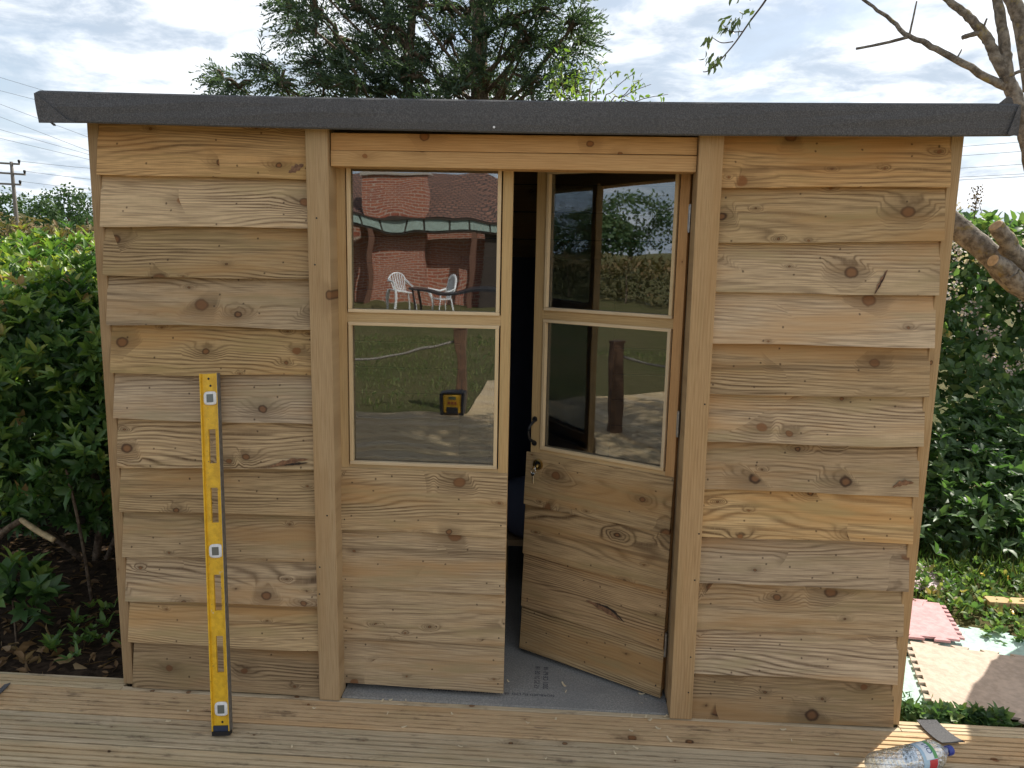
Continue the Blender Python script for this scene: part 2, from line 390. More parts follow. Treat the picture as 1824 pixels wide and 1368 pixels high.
# ================================================================== THE SETTING
GZ = -0.06
def ground_mat():
    m, t, p = newmat('garden_ground')
    co = t.node('ShaderNodeTexCoord').outputs['Object']
    a = t.noise(co, .55, 5, .6); b = t.noise(co, 9, 6, .7); f = t.noise(co, 60, 4, .7)
    g = t.mix(t.step(b, .35, .65), (.080, .085, .030), (.14, .135, .05))
    g = t.mix(t.m('MULTIPLY', t.step(a, .36, .58), .9), g, t.mix(t.step(b, .3, .7), (.19, .15, .07), (.12, .11, .045)))
    g = t.mix(t.m('MULTIPLY', t.step(f, .4, .7), .4), g, (.04, .06, .02))
    t.l.new(g, p.inputs['Base Color']); p.inputs['Roughness'].default_value = .95; p.inputs['Specular IOR Level'].default_value = .1
    bp = t.node('ShaderNodeBump'); bp.inputs['Strength'].default_value = 1; bp.inputs['Distance'].default_value = .03
    t.l.new(f, bp.inputs['Height']); t.l.new(bp.outputs[0], p.inputs['Normal'])
    return m
N_ = 60
ax = np.concatenate([-np.geomspace(400, 8, 12), np.linspace(-7, 7, 36), np.geomspace(8, 400, 12)])
gx, gy = np.meshgrid(ax, ax); gz = np.full_like(gx, GZ)
gv = np.stack([gx.ravel(), gy.ravel(), gz.ravel()], 1); k = len(ax)
ii, jj = np.meshgrid(np.arange(k-1), np.arange(k-1)); q = (jj*k+ii).ravel()
gf = np.stack([q, q+1, q+1+k, q+k], 1)
tag(obj('ground', gv, gf, ground_mat(), origin=V(0, 0, GZ)), 'grassy garden ground stretching away to the far fields', None, kind='structure')

M_SOIL = simple('dark_soil', (.040, .027, .018), .95, noise=.6, nscale=30, bump=1.0, spec=.1)
sx, sy = np.meshgrid(np.linspace(-6.5, -1.33, 60), np.linspace(.02, 6, 50))
sz = GZ+.006+.02*np.sin(sx*7+sy*3)*np.cos(sy*5)+rng.normal(0, .008, sx.shape); sz = np.maximum(sz, GZ+.004)
q = (np.arange(49)[:, None]*60+np.arange(59)[None]).ravel()
tag(obj('soil_bed', np.stack([sx.ravel(), sy.ravel(), sz.ravel()], 1), np.stack([q, q+1, q+61, q+60], 1), M_SOIL, smooth=True),
    'bare dark soil under the shrubs left of the shed', None, kind='structure')

# deck: grooved boards running along x
deck = empty('decking', (0, -2.5, 0)); tag(deck, 'grooved timber decking in front of the shed', kind='structure')
def deck_profile(y0, y1, ridges=6):
    pr = [(y0, -.028), (y0, -.002), (y0+.002, 0)]
    wd = (y1-y0-.004)/ridges
    for i in range(ridges):
        a = y0+.002+wd*i; b = a+wd
        if i < ridges-1: pr += [(b-wd*.34, 0), (b-wd*.30, -.018), (b-wd*.05, -.018), (b, 0)]
    pr += [(y1-.002, 0), (y1, -.002), (y1, -.028)]
    return pr[::-1]
def deck_board(y0, y1, x0, x1, ridges=6, col=None):
    pr = deck_profile(y0, y1, ridges); dz = random.uniform(-.0015, .0015)
    A = [V(x0, y, z+dz) for y, z in pr]; B = [V(x1, y, z+dz) for y, z in pr]
    return loft('deck_board', A, B, M_DECK, deck, seg=1, across=(0, 1, 0), color=col or tint(.09, .05))
deck_board(-.0355, .026, -4.6, -1.372, 3); deck_board(-.0355, -.012, -1.37, 1.372, 1); deck_board(-.0355, .026, 1.374, 3.0, 3)
PITCH = .1555
y = -.0395
for i in range(46):
    y1 = y; y0 = y-.1485
    xl = -4.6 if y0 > -5.0 else -.7
    wob = random.uniform(-.01, .01)
    if i in (3, 9, 14, 21, 28): 
        xm = random.uniform(-1, 1); deck_board(y0, y1, xl, xm-.002, col=tint(.1, .05)); deck_board(y0, y1, xm+.002, 3.0, col=tint(.1, .05))
    else: deck_board(y0, y1, xl, 3.0, col=tint(.09, .05) if i else (1.0, .90, .82))
    y = y-PITCH
bar('fascia_board', (-4.6, .034, -.03), (-1.38, .034, -.03), .028, .005, M_DECK, deck)

# ================================================================== THE SHED
shed = empty('shed', (0, .95, 0), 'new timber shed with lapped board walls, double doors and a felted roof', 'shed')
XL, XR, ZT, DEP = -1.375, 1.375, 1.965, 1.9
def lapped(name, blp, brp, tlp, trp, Yb, Yt, parent, mat, inset=0.0):
    """feather-edge board: pixel corners of the visible face; thick lower edge at Yb, thin upper edge"""
    bl = onY(*blp, Yb); br = onY(*brp, Yb); tl = onY(*tlp, Yt); tr = onY(*trp, Yt)
    tl[2] += .022; tr[2] += .022
    tl[0] = bl[0]; tr[0] = br[0]
    def sec(b, t): return [b, b+V(0, .026, 0), t+V(0, .006, 0), t]
    ph = random.uniform(0, 6); a = random.uniform(.001, .0038); fr = random.uniform(1.2, 2.6)
    kick = random.uniform(-.5, .5)
    def warp(t):
        s = math.sin(ph+t*fr*3)*a + math.sin(ph*3+t*17)*.0005
        return np.array([[0, -abs(s)*.8, s], [0, 0, s], [0, 0, 0], [0, 0, 0]])
    return loft(name, sec(bl, tl), sec(br, tr), mat, parent, seg=14, warp=warp, color=tint(.22, .12))
LB = [((172,220.5),(542,229)), ((172,309.6),(543,321)), ((178,403),(545.6,406)), ((183,491.4),(548,496.7)), ((189.5,577.4),(550,586)), ((196.5,666),(552.6,669)),
      ((201.8,745.6),(554.4,756)), ((207.7,833.7),(557,835.8)), ((212.3,910.5),(558.6,919.3)), ((217.5,991),(560,1000)), ((222.8,1070),(563,1080)), ((228,1144.6),(564,1160)), ((236,1223),(565.6,1241))]
RB = [((1289,240),(1694.5,241)), ((1286.8,334),(1692.8,332.5)), ((1282,431),(1681.5,431)), ((1276,520.5),(1672.8,526.5)), ((1270.7,613.3),(1664.7,618.2)), ((1265.8,701.8),(1654.9,708)),
      ((1260.5,787.7),(1645.4,795.8)), ((1255.2,871.2),(1636,884.2)), ((1250.7,953.7),(1626,970.2)), ((1246.5,1037.9),(1618.4,1052.6)), ((1241.9,1118.9),(1609,1134.4)), ((1237.3,1196.8),(1598.7,1217.9)), ((1233,1278.5),(1591,1296))]
for rows, side in ((LB, 0), (RB, 1)):
    for i in range(12):
        (tl, tr), (bl, br) = rows[i], rows[i+1]
        if side == 0: br = (br[0]+9, br[1]); tr = (tr[0]+9, tr[1])
        else: bl = (bl[0]-9, bl[1]); tl = (tl[0]-9, tl[1])
        o = lapped('cladding_board', bl, br, tl, tr, -.023, .008, shed, M_CLAD)
        if i == 0: o.color = (1.12, .95, .72, 1)  # top boards: warm bounced light under the roof put into the tint
        if i == 11: o.color = (.72, .70, .68, 1)
# corner trims
bar('corner_trim', (-1.358, .012, .003), (-1.358, .012, 1.985), .018, .016, M_POST, shed, across=(1, 0, 0), color=(.80, .78, .76), bevel=.002)
bar('corner_trim', (1.358, .012, .003), (1.358, .012, 1.985), .018, .016, M_POST, shed, across=(1, 0, 0), color=(.95, .95, .92), bevel=.002)
# door posts, jambs, lintels
bar('door_post', (-.605, .004, .003), (-.612, .004, 1.985), .036, .044, M_POST, shed, across=(1, 0, 0), bevel=.0025, color=(1.0, 1.0, 1.0))
bar('door_post', (.626, .004, .003), (.614, .004, 1.985), .0375, .044, M_POST, shed, across=(1, 0, 0), bevel=.0025, color=(1.02, .98, .92))
bar('jamb', (-.585, .0755, .026), (-.585, .0755, 1.86), .013, .027, M_POST, shed, across=(1, 0, 0), bevel=.0015, color=(.85, .85, .82))
bar('jamb', (.598, .0755, .026), (.598, .0755, 1.86), .013, .027, M_POST, shed, across=(1, 0, 0), bevel=.0015, color=(.62, .62, .62))
bar('lintel', (-.572, -.003, 1.915), (.575, -.003, 1.915), .0265, .016, M_POST, shed, bevel=.0015, color=(1.3, 1.08, .82))
bar('lintel', (-.5725, .018, 1.8635), (.5755, .018, 1.8615), .0245, .040, M_POST, shed, bevel=.0015, color=(1.25, 1.1, .9))
# wall framing / inner skins
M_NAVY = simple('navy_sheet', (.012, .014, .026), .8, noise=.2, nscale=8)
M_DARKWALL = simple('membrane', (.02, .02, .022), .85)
XS = 1.352
ZB = lambda y_: 1.985+.165*y_                      # underside of the roof
for s, xw in ((-1, -XS), (1, XS)):
    x0, x1 = xw-s*.03, xw
    v = [(x0,.03,-.02),(x1,.03,-.02),(x1,DEP,-.02),(x0,DEP,-.02),(x0,.03,ZB(.03)),(x1,.03,ZB(.03)),(x1,DEP,ZB(DEP)),(x0,DEP,ZB(DEP))]
    obj('side_lining', v, box_vf((0,0,0),(1,1,1))[1], M_DARKWALL, shed)
    for i in range(14):
        z0 = .01+i*.1625; z1 = z0+.185; ya = .036
        if z1 > ZB(.04)-.01: ya = max(.036, (z1-1.975)/.165)
        if ya > DEP-.2: continue
        A = [V(xw+s*.018, ya, z0), V(xw+s*.003, ya, z0), V(xw+s*.003, ya, z1), V(xw+s*.008, ya, z1)]
        B = [p+V(0, DEP-ya, 0) for p in A]
        loft('cladding_board', A, B, M_CLAD, shed, seg=2, color=tint(.12, .08))
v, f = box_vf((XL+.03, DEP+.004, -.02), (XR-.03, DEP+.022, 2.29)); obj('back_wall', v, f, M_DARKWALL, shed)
for i in range(15):
    z0 = .02+i*.148
    loft('inner_board', [V(XL+.03, DEP-.002, z0), V(XL+.03, DEP-.014, z0), V(XL+.03, DEP-.014, z0+.142), V(XL+.03, DEP-.002, z0+.142)],
         [V(XR-.03, DEP-.002, z0), V(XR-.03, DEP-.014, z0), V(XR-.03, DEP-.014, z0+.142), V(XR-.03, DEP-.002, z0+.142)], M_INNER, shed, color=(.75, .7, .65))
# inner face of front walls so that no light leaks
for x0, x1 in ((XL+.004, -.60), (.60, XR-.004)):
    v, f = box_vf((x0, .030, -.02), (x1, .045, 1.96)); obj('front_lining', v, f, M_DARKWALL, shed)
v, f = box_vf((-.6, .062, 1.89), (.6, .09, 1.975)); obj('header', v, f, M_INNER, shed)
# roof: boards under felt, felt turned down over the front edge
top_px = [(60,163.5),(68,160),(200,163.5),(360,167.5),(540,171.5),(720,174.5),(910,177.5),(1080,179.5),(1240,181),(1420,182),(1600,182.6),(1760,183),(1815,184),(1819,188)]
bot_px = [(69,217.5),(74,218.5),(155,219),(360,224.5),(543,229),(720,232.5),(900,236.5),(1080,239.5),(1250,241.5),(1420,242.5),(1600,243),(1712,243),(1800,242.5),(1813,240)]
YF = -.085
T = [onY(*p, YF) for p in top_px]; Bt = [onY(*p, YF) for p in bot_px]
n = len(T); vs = []; fs = []
def back(p, y, dz): return V(p[0], y, p[2]+dz)
rows_ = [[b+V(0, .07, .012) for b in Bt], [b+V(0, .005, 0) for b in Bt], [b+V(0, 0, .004) for b in Bt]]
for kk in (.25, .5, .75):
    rows_.append([b*(1-kk)+t*kk+V(0, -.004*math.sin(kk*3.1), 0)+V(0, rng.normal(0, .0012), 0) for b, t in zip(Bt, T)])
rows_ += [[t-V(0, 0, .006) for t in T], [t+V(0, .008, 0) for t in T], [back(t, .4, .072) for t in T], [back(t, DEP+.1, .33) for t in T],
          [back(t, DEP+.102, .25) for t in T], [back(t, DEP+.06, .25) for t in T], [back(t, DEP+.05, .30) for t in T], [back(t, .03, -.03) for t in T], [back(t, -.03, -.042) for t in T]]
nr = len(rows_)
for r_ in rows_: vs += r_
for a in range(nr):
    b = (a+1) % nr
    for j in range(n-1): fs.append((a*n+j, a*n+j+1, b*n+j+1, b*n+j))
fs.append(tuple(a*n for a in range(nr))); fs.append(tuple(a*n+n-1 for a in range(nr-1, -1, -1)))
roof = obj('roof', vs, fs, M_FELT, shed)
M_NAIL = simple('galvanised', (.75, .75, .74), .35, .6)
def disc_vf(c, nrm, r, h, nseg=14):
    nrm = nrm/np.linalg.norm(nrm); a = np.cross(nrm, V(0, 0, 1) if abs(nrm[2]) < .9 else V(1, 0, 0)); a /= np.linalg.norm(a); b = np.cross(nrm, a)
    vs = [c+(a*math.cos(t)+b*math.sin(t))*r for t in np.linspace(0, 2*math.pi, nseg, endpoint=False)]
    vs2 = [c+nrm*h+(p-c)*.85 for p in vs]
    f = [tuple(range(nseg, 2*nseg))]+[(i, (i+1) % nseg, nseg+(i+1) % nseg, nseg+i) for i in range(nseg)]
    return vs+vs2, f
for p in ((92, 205), (1810, 229), (880, 226.5)):
    c = onY(*p, YF-.0045); v, f = disc_vf(c, V(0, -1, 0), .0055 if p[0] != 880 else .004, .002); obj('felt_nail', v, f, M_NAIL, roof)
# folded felt corners: a triangular flap lying on the front, and a loose tongue under it
def flap(pp, Y, th=.0035):
    P = [onY(*p, Y) for p in pp]; k = len(P); vs = P+[p+V(0, th, 0) for p in P]
    return vs, [tuple(range(k)), tuple(range(2*k-1, k-1, -1))]+[(i, k+i, k+(i+1) % k, (i+1) % k) for i in range(k)]
v, f = flap([(60,165),(80,180),(101,198),(118,212),(138,219),(69,218.5)], YF-.010); obj('felt_fold', v, f, M_FELT, roof)
v, f = flap([(1819,186),(1816,186),(1806,212),(1795,240),(1814,242)], YF-.010); obj('felt_fold', v, f, M_FELT, roof)
v, f = flap([(86,216),(97,220),(99,224),(95,224)], YF-.003); obj('felt_tongue', v, f, M_FELT, roof)
v, f = flap([(1780,184),(1796,171),(1803,175),(1806,186)], .12); obj('felt_tongue', v, f, M_FELT, roof)

# floor: chipboard with print
def chip_mat():
    m, t, p = newmat('chipboard')
    co = t.node('ShaderNodeTexCoord').outputs['Object']
    a = t.noise(co, 160, 3, .8); b = t.noise(co, 6, 4)
    c = t.mix(t.step(a, .3, .7), (.19, .185, .175), (.37, .355, .32)); c = t.mix(t.m('MULTIPLY', t.step(b, .4, .7), .4), c, (.20, .20, .195))
    t.l.new(c, p.inputs['Base Color']); p.inputs['Roughness'].default_value = .85; return m
M_CHIP = chip_mat(); M_INK = simple('printing_ink', (.03, .032, .05), .8)
floor_sheet = obj('floor_sheet', *box_vf((XL+.03, .0945, -.012), (XR-.03, DEP-.03, .006)), M_CHIP, shed)
obj('floor_sheet', *box_vf((-.568, -.0115, -.012), (.588, .0935, .0055)), M_CHIP, shed)
tv, tf = text_vf('NORBORD EU LTD  05 18 2021 15:52:21 CE  NORBORD P5', .020)
obj('floor_print', np.stack([.190-tv[:, 0]*.90, .066-tv[:, 1], np.full(len(tv), .0062)], 1), tf, M_INK, shed)
for i, s in enumerate(('15 52 21 05 18', '2021 CE P5 18')):
    tv, tf = text_vf(s, .026); obj('floor_print', np.stack([.115+i*.032+tv[:, 1], .10+tv[:, 0], np.full(len(tv), .0068)], 1), tf, M_INK, shed)

# doors, built in their own frame: s = distance from hinge side, z up, dpt = out of the face
def door(name, H, tdir, width, glassmats, right):
    """H hinge-line foot on the frame face, tdir unit vector along the door, outward normal from it"""
    t = V(*tdir); nrm = V(t[1], -t[0], 0); nrm = nrm if nrm[1] < 0 else -nrm
    P = lambda s, z, d: H + t*s + V(0, 0, z) + nrm*d
    def cuboid(s0, s1, z0, z1, d0, d1): 
        v = [P(s0,z0,d1),P(s1,z0,d1),P(s1,z0,d0),P(s0,z0,d0),P(s0,z1,d1),P(s1,z1,d1),P(s1,z1,d0),P(s0,z1,d0)]
        return v, [(0,3,2,1),(4,5,6,7),(0,1,5,4),(1,2,6,5),(2,3,7,6),(3,0,4,7)]
    def piece(nm, s0, s1, z0, z1, d0, d1, mat, par, horiz, **kw):
        if horiz: return loft(nm, [P(s0,z0,d0),P(s0,z0,d1),P(s0,z1,d1),P(s0,z1,d0)], [P(s1,z0,d0),P(s1,z0,d1),P(s1,z1,d1),P(s1,z1,d0)], mat, par, across=(0,0,1), **kw)
        return loft(nm, [P(s0,z0,d0),P(s1,z0,d0),P(s1,z0,d1),P(s0,z0,d1)], [P(s0,z1,d0),P(s1,z1,d0),P(s1,z1,d1),P(s0,z1,d1)], mat, par, across=tuple(t), **kw)
    w = width
    # left-hand edge of the picture is s=w for the right door, s=0 for the left door
    sa, sb = (.045, w-.063) if right else (.045, w-.045)
    zt = 1.886 if right else 1.852
    root = piece('door', 0, sa-.012, .035, zt, -.03, 0, M_FRAME, shed, False, bevel=.0015, color=(1.05, .86, .74) if right else (1, 1, 1))
    root['label'] = 'door leaf standing ajar, swung into the shed, with handle and keyed lock' if right else 'closed door leaf with two reflecting panes'
    piece('stile', sb+.012, w-.012 if right else w, .035, zt, -.03, 0, M_FRAME, root, False, bevel=.0015, color=(1.0, .98, .92))
    piece('rail', sa-.012, sb+.012, 1.338, 1.372, -.03, -.001, M_FRAME, root, True, bevel=.001)
    piece('rail', sa-.012, sb+.012, .79, .845, -.03, -.001, M_FRAME, root, True)
    piece('rail', sa-.012, sb+.012, 1.866 if right else 1.846, zt-.001, -.03, -.001, M_FRAME, root, True)
    for gi, (z0, z1) in enumerate(((1.378, 1.845 if not right else 1.862), (.853, 1.332))):
        v, f = cuboid(sa+.002, sb-.002, z0, z1, -.016, -.013); obj('pane', v, f, glassmats[gi], root)
        bw = .011
        for (a0, a1, c0, c1, hz_) in ((sa-.008, sb+.008, z0-bw*.6, z0+bw*.4, True), (sa-.008, sb+.008, z1-bw*.4, z1+bw*.6, True), (sa-.0075, sa+.0045, z0+bw*.4, z1-bw*.4, False), (sb-.0045, sb+.0075, z0+bw*.4, z1-bw*.4, False)):
            if c1 > 1.856 and not right: continue
            piece('beading', a0, a1, c0, c1, -.0125, .0065, M_BEAD, root, hz_, bevel=.0018)
    zs = [.030, .205, .400, .612, .832] if not right else [.024, .205, .425, .628, .830]
    for i in range(4):
        z0, z1 = zs[i], zs[i+1]+(.02 if i < 3 else 0)
        e0 = random.uniform(-.004, .003); s0, s1 = (-.002 if right else .0) , w+(.004 if right else .0)
        ta = random.uniform(-.006, .006)
        if i == 3: ta = 0
        A = [P(s0,z0+ta,.001),P(s0,z0+ta,.020),P(s0,z1,.0065),P(s0,z1,.001)]; B = [P(s1+e0,z0-ta,.001),P(s1+e0,z0-ta,.020),P(s1+e0,z1,.0065),P(s1+e0,z1,.001)]
        wp = random.uniform(0, 6)
        def warp(tt, wp=wp):
            s_ = math.sin(wp+tt*5)*.003; return np.array([[0,0,s_],[0,0,s_],[0,0,0],[0,0,0]])
        loft('panel_board', A, B, M_CLAD, root, seg=12, warp=warp if i else None, color=tint(.12, .06) if not right else (.88+random.uniform(-.06, .06), .80, .72))
    for zb in (.10, .5, .75):
        piece('ledge', .02, w-.02, zb, zb+.06, -.03, -.001, M_INNER, root, True)
    return root, P, nrm, cuboid
FR = .046
dl, PL, nL, cbL = door('door', V(-.578, FR, 0), (1, 0, 0), .583, (M_GLASS, M_GLASS), False)
HA = V(.568, .067, 0); tB = V(.0536-.568, .3583-.067, 0); tB /= np.linalg.norm(tB)
nB = V(tB[1], -tB[0], 0); nB = nB if nB[1] < 0 else -nB
dr, PR, nR, cbR = door('door', HA-nB*.014, tuple(tB), .59, (M_GLASS2, M_GLASS2), True)
obj('inner_board', *cbL(.002, .58, .036, .79, -.045, -.031), M_INNER, dl); obj('inner_board', *cbR(.002, .575, .036, .79, -.045, -.031), M_INNER, dr)
# hinges: leaf plates and knuckle barrel on the outer hinge edge
M_STEEL = simple('zinc_hinge', (.42, .42, .42), .35, .9, noise=.25, nscale=90)
for zc in (.22, 1.02, 1.70):
    a = PR(-.008, zc-.045, .010); b = PR(-.008, zc+.045, .010)
    v1, f1 = tube_vf([a, b], .0048, 10)
    v2, f2 = cbR(-.0035, -.0005, zc-.04, zc+.04, -.022, .006)
    obj('hinge', *join((v1, f1), (v2, f2)), M_STEEL, dr)
    a = PL(.006, zc-.04, .004)
# handle: black D-pull
M_BLACK = simple('black_iron', (.012, .012, .013), .45, .2)
hs, hz0, hz1 = .562, .87, .955
hp = [PR(hs, hz0, .003), PR(hs, hz0+.005, .012), PR(hs+.004, hz0+.020, .030), PR(hs+.006, (hz0+hz1)/2, .036), PR(hs+.004, hz1-.020, .030), PR(hs, hz1-.005, .012), PR(hs, hz1, .003)]
p_, r_ = smooth_path(hp, [.0045, .0055, .0048, .0045, .0048, .0055, .0045], 4)
parts = [tube_vf(p_, r_, 10)]
for z_ in (hz0-.004, hz1+.004): parts.append(disc_vf(PR(hs, z_, .0005), nR, .011, .004))
obj('handle', *join(*parts), M_BLACK, dr)
# rim lock: brass cylinder ring in a hole, key and dangling key ring
M_BRASS = simple('brass', (.72, .50, .18), .28, 1.0)
ls, lz = .535, .79
parts = []
c0 = PR(ls, lz, .0125)
ring_n = 28; vs = []; fs = []
ta = tB; up = V(0, 0, 1)
for (r1, hh) in ((.0205, 0), (.0205, .006), (.0150, .0072), (.0142, -.004)):
    for i in range(ring_n):
        an = 2*math.pi*i/ring_n; vs.append(c0+nR*hh+(ta*math.cos(an)+up*math.sin(an))*r1)
for a in range(3):
    for i in range(ring_n): j = (i+1) % ring_n; fs.append((a*ring_n+i, a*ring_n+j, (a+1)*ring_n+j, (a+1)*ring_n+i))
lock = obj('lock', vs, fs, M_BRASS, dr, smooth=False)
obj('lock_hole', *disc_vf(c0+nR*.001, nR, .0145, .0012), M_BLACK, lock)
obj('lock_cylinder', *disc_vf(c0+nR*.002-V(0, 0, .005), nR, .0075, .007), M_BRASS, lock)
M_CHROME = simple('nickel', (.7, .68, .62), .25, 1.0)
kx = c0+nR*.009-V(0, 0, .006)
v1, f1 = tube_vf([kx, kx+nR*.016], .0022, 8)
v2, f2 = disc_vf(kx+nR*.012-V(0, 0, .004)-tB*-.004, tB, .009, .002)
pts = [kx+nR*.018+V(0, 0, -.004)+tB*(.004+.011*math.cos(a))+V(0, 0, -.012+.011*math.sin(a)) for a in np.linspace(0, 2*math.pi, 17)]
v3, f3 = tube_vf(pts, .0011, 6)
k2 = kx+nR*.016+tB*.008-V(0, 0, .028)
v4, f4 = disc_vf(k2, nR, .0085, .002); v5, f5 = tube_vf([k2-V(0, 0, .006), k2-V(0, 0, .036)-tB*.002], [.0032, .0026], 6)
obj('key', *join((v1, f1), (v2, f2), (v3, f3), (v4, f4), (v5, f5)), M_CHROME, lock)
# nail heads on posts, boards and frames
M_SCREW = simple('dark_screw', (.05, .045, .04), .5, .6)
for i in range(13):
    for x_, yy in ((-.615, -.0405), (.635, -.0405)):
        if random.random() < .35:
            v, f = disc_vf(V(x_+random.uniform(-.018, .018), yy, .08+i*.147+random.uniform(-.03, .03)), V(0, -1, 0), .003, .0009, 8); obj('nail', v, f, M_SCREW, shed)
for i in range(4):
    for s_ in (.018, .565):
        z_ = [.06, .235, .43, .65][i]
        v, f = disc_vf(PL(s_, z_, .0185-.0005*i), nL, .0028, .0012, 8); obj('nail', v, f, M_SCREW, dl)
        v, f = disc_vf(PR(s_, z_, .0185-.0005*i), nR, .0028, .0012, 8); obj('nail', v, f, M_SCREW, dr)
# scars: bark pocket and split on the open door, resin streaks on wall boards
M_SCAR = simple('bark_pocket', (.035, .022, .014), .9, noise=.5, nscale=120); M_RES = simple('resin_streak', (.19, .095, .045), .7, noise=.45, nscale=70)
def lens(P0, P1, nrm_, wd, th, mat_, par, bend=0.0):
    P0 = V(*P0); P1 = V(*P1); d = P1-P0; sd = np.cross(nrm_, d/np.linalg.norm(d)); top = []; bot = []
    for t in np.linspace(0, 1, 12):
        w0 = wd*math.sin(math.pi*t)**.8*(1+.35*math.sin(t*23)); c = P0+d*t+sd*bend*math.sin(math.pi*t); top.append(c+sd*w0); bot.append(c-sd*w0*.7)
    ring = top+bot[::-1]; k = len(ring); vs = [p+nrm_*th for p in ring]+ring
    obj('knot_scar', vs, [tuple(range(k))]+[(i, k+i, k+(i+1) % k, (i+1) % k) for i in range(k)], mat_, par)
lens(PR(.31, .305, .0165), PR(.165, .265, .0175), nR, .012, .0012, M_RES, dr, .006); lens(PR(.27, .305, .018), PR(.15, .262, .0185), nR, .0045, .0012, M_SCAR, dr, .014)
yb = V(0, -1, 0)
bY = lambda t, o=.003: -.023+.031*t*.88-o
lens(onY(1558, 524, bY(.03)), onY(1581, 480, bY(.52)), yb, .006, .0012, M_RES, shed); lens(onY(1559, 523, bY(.04, .004)), onY(1578, 488, bY(.42, .004)), yb, .0022, .0012, M_SCAR, shed)
lens(onY(480, 832, bY(.03)), onY(549, 818, bY(.2)), yb, .009, .001, M_RES, shed, .004); lens(onY(505, 829, bY(.07, .004)), onY(549, 824, bY(.12, .004)), yb, .004, .0012, M_SCAR, shed)
lens(onY(514, 308, bY(.12)), onY(541, 293, bY(.3)), yb, .012, .001, M_RES, shed); lens(onY(1590, 868, bY(.17)), onY(1628, 860, bY(.25)), yb, .010, .001, M_RES, shed, .006)
# things stored in the dark inside
nv = []; nf = []
gx_ = np.linspace(-.35, .45, 24); gz_ = np.linspace(.02, 1.55, 12)
for z_ in gz_:
    for x_ in gx_: nv.append((x_, 1.55+.03*math.sin(x_*23)+.01*math.sin(z_*9+x_*5), z_))
for a in range(11):
    for b in range(23): q = a*24+b; nf.append((q, q+1, q+25, q+24))
k_ = len(nv); nv += [(x, y_+.006, z) for x, y_, z in nv]; nf += [tuple(i+k_ for i in f_[::-1]) for f_ in nf]
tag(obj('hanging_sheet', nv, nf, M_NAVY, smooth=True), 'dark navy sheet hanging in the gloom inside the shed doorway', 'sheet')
bagv, bagf = [], []
for a in range(7):
    r = [.10, .13, .135, .13, .12, .09, .03][a]; z_ = [.30, .33, .39, .45, .5, .54, .56][a]
    for b in range(14):
        t_ = b/14*2*math.pi; rr = r*(1+.15*math.sin(3*t_+a)); bagv.append((.06+rr*math.cos(t_), .95+rr*math.sin(t_), z_))
for a in range(6):
    for b in range(14): q = a*14+b; s_ = a*14+(b+1) % 14; bagf.append((q, s_, s_+14, q+14))
bagf += [tuple(range(13, -1, -1)), tuple(range(84, 98))]
tag(obj('bag', bagv, bagf, simple('slate_fabric', (.07, .08, .12), .8), smooth=True), 'slate blue bag slumped on a stool just inside the doorway', 'bag')
stool = tag(obj('stool', *box_vf((-.08, .83, .27), (.20, 1.07, .298)), M_INNER, grain=np.zeros((8, 3))), 'low dark wooden stool standing inside the shed doorway', 'stool')
for lx in (-.06, .18):
    for ly in (.85, 1.05): bar('leg', (lx, ly, .0065), (lx, ly, .27), .014, .014, M_INNER, stool, across=(1, 0, 0))

# ================================================================== THINGS ON THE DECK
# --- spirit level
LV0 = V(-.893, -.262, .004); LV1 = V(-.990, -.026, 1.160)
M_YEL = simple('yellow_paint', (.80, .46, .015), .42, noise=.12, nscale=25)
_m, _t, _p = newmat('scuffed_yellow_paint')
_co = _t.node('ShaderNodeTexCoord').outputs['Object']; _n1 = _t.noise(_co, 45, 5, .65); _n2 = _t.noise(_co, 120, 3, .6)
_c = _t.mix(_t.step(_n1, .3, .7), (.60, .34, .012), (.80, .48, .02)); _c = _t.mix(_t.step(_n2, .66, .72), _c, (.10, .075, .05)); _c = _t.mix(_t.step(_t.noise(_co, 17, 4, .6), .66, .70), _c, (.60, .52, .34))
_t.l.new(_c, _p.inputs['Base Color']); _p.inputs['Roughness'].default_value = .4; M_YEL = _m
M_ALU = simple('grey_edge', (.16, .15, .135), .45, .3, noise=.25, nscale=60)
M_WHITEP = simple('white_plastic', (.72, .71, .68), .4, noise=.1, nscale=80)
M_VIAL = simple('vial_tube', (.13, .14, .12), .15); M_NVY = simple('dark_blue_cap', (.02, .03, .06), .5)
lv = empty('spirit_level', tuple(LV0), 'long yellow spirit level with three vials leaning on the left wall boards', 'spirit level')
la = LV1-LV0; LL = np.linalg.norm(la); la /= LL
ls_ = V(1, 0, 0)-la*la[0]; ls_ /= np.linalg.norm(ls_); ln = np.cross(ls_, la)     # ln faces the camera
if ln[1] > 0: ln = -ln
def LP(s, f, d): return LV0 + la*(f*LL) + ls_*s + ln*d
def lbox(s0, s1, f0, f1, d0, d1):
    v = [LP(s0,f0,d1),LP(s1,f0,d1),LP(s1,f0,d0),LP(s0,f0,d0),LP(s0,f1,d1),LP(s1,f1,d1),LP(s1,f1,d0),LP(s0,f1,d0)]
    return v, [(0,3,2,1),(4,5,6,7),(0,1,5,4),(1,2,6,5),(2,3,7,6),(3,0,4,7)]
HW = .030
obj('edge_flange', *lbox(-HW, -HW+.004, .012, 1, 0, .024), M_YEL, lv, bevel=.0006)
obj('edge_flange', *lbox(HW-.004, HW-.0008, .012, 1, 0, .024), M_YEL, lv, bevel=.0006)
obj('machined_edge', *lbox(HW-.0007, HW+.0012, .012, 1, .0, .0235), M_ALU, lv)
web = []; prev = .012; s0, s1 = -HW+.0041, HW-.0041; h0, h1 = -.0085, .0155
slots = [(1-.83, 1-.73), (1-.66, 1-.561), (1-.417, 1-.32), (1-.252, 1-.157)]
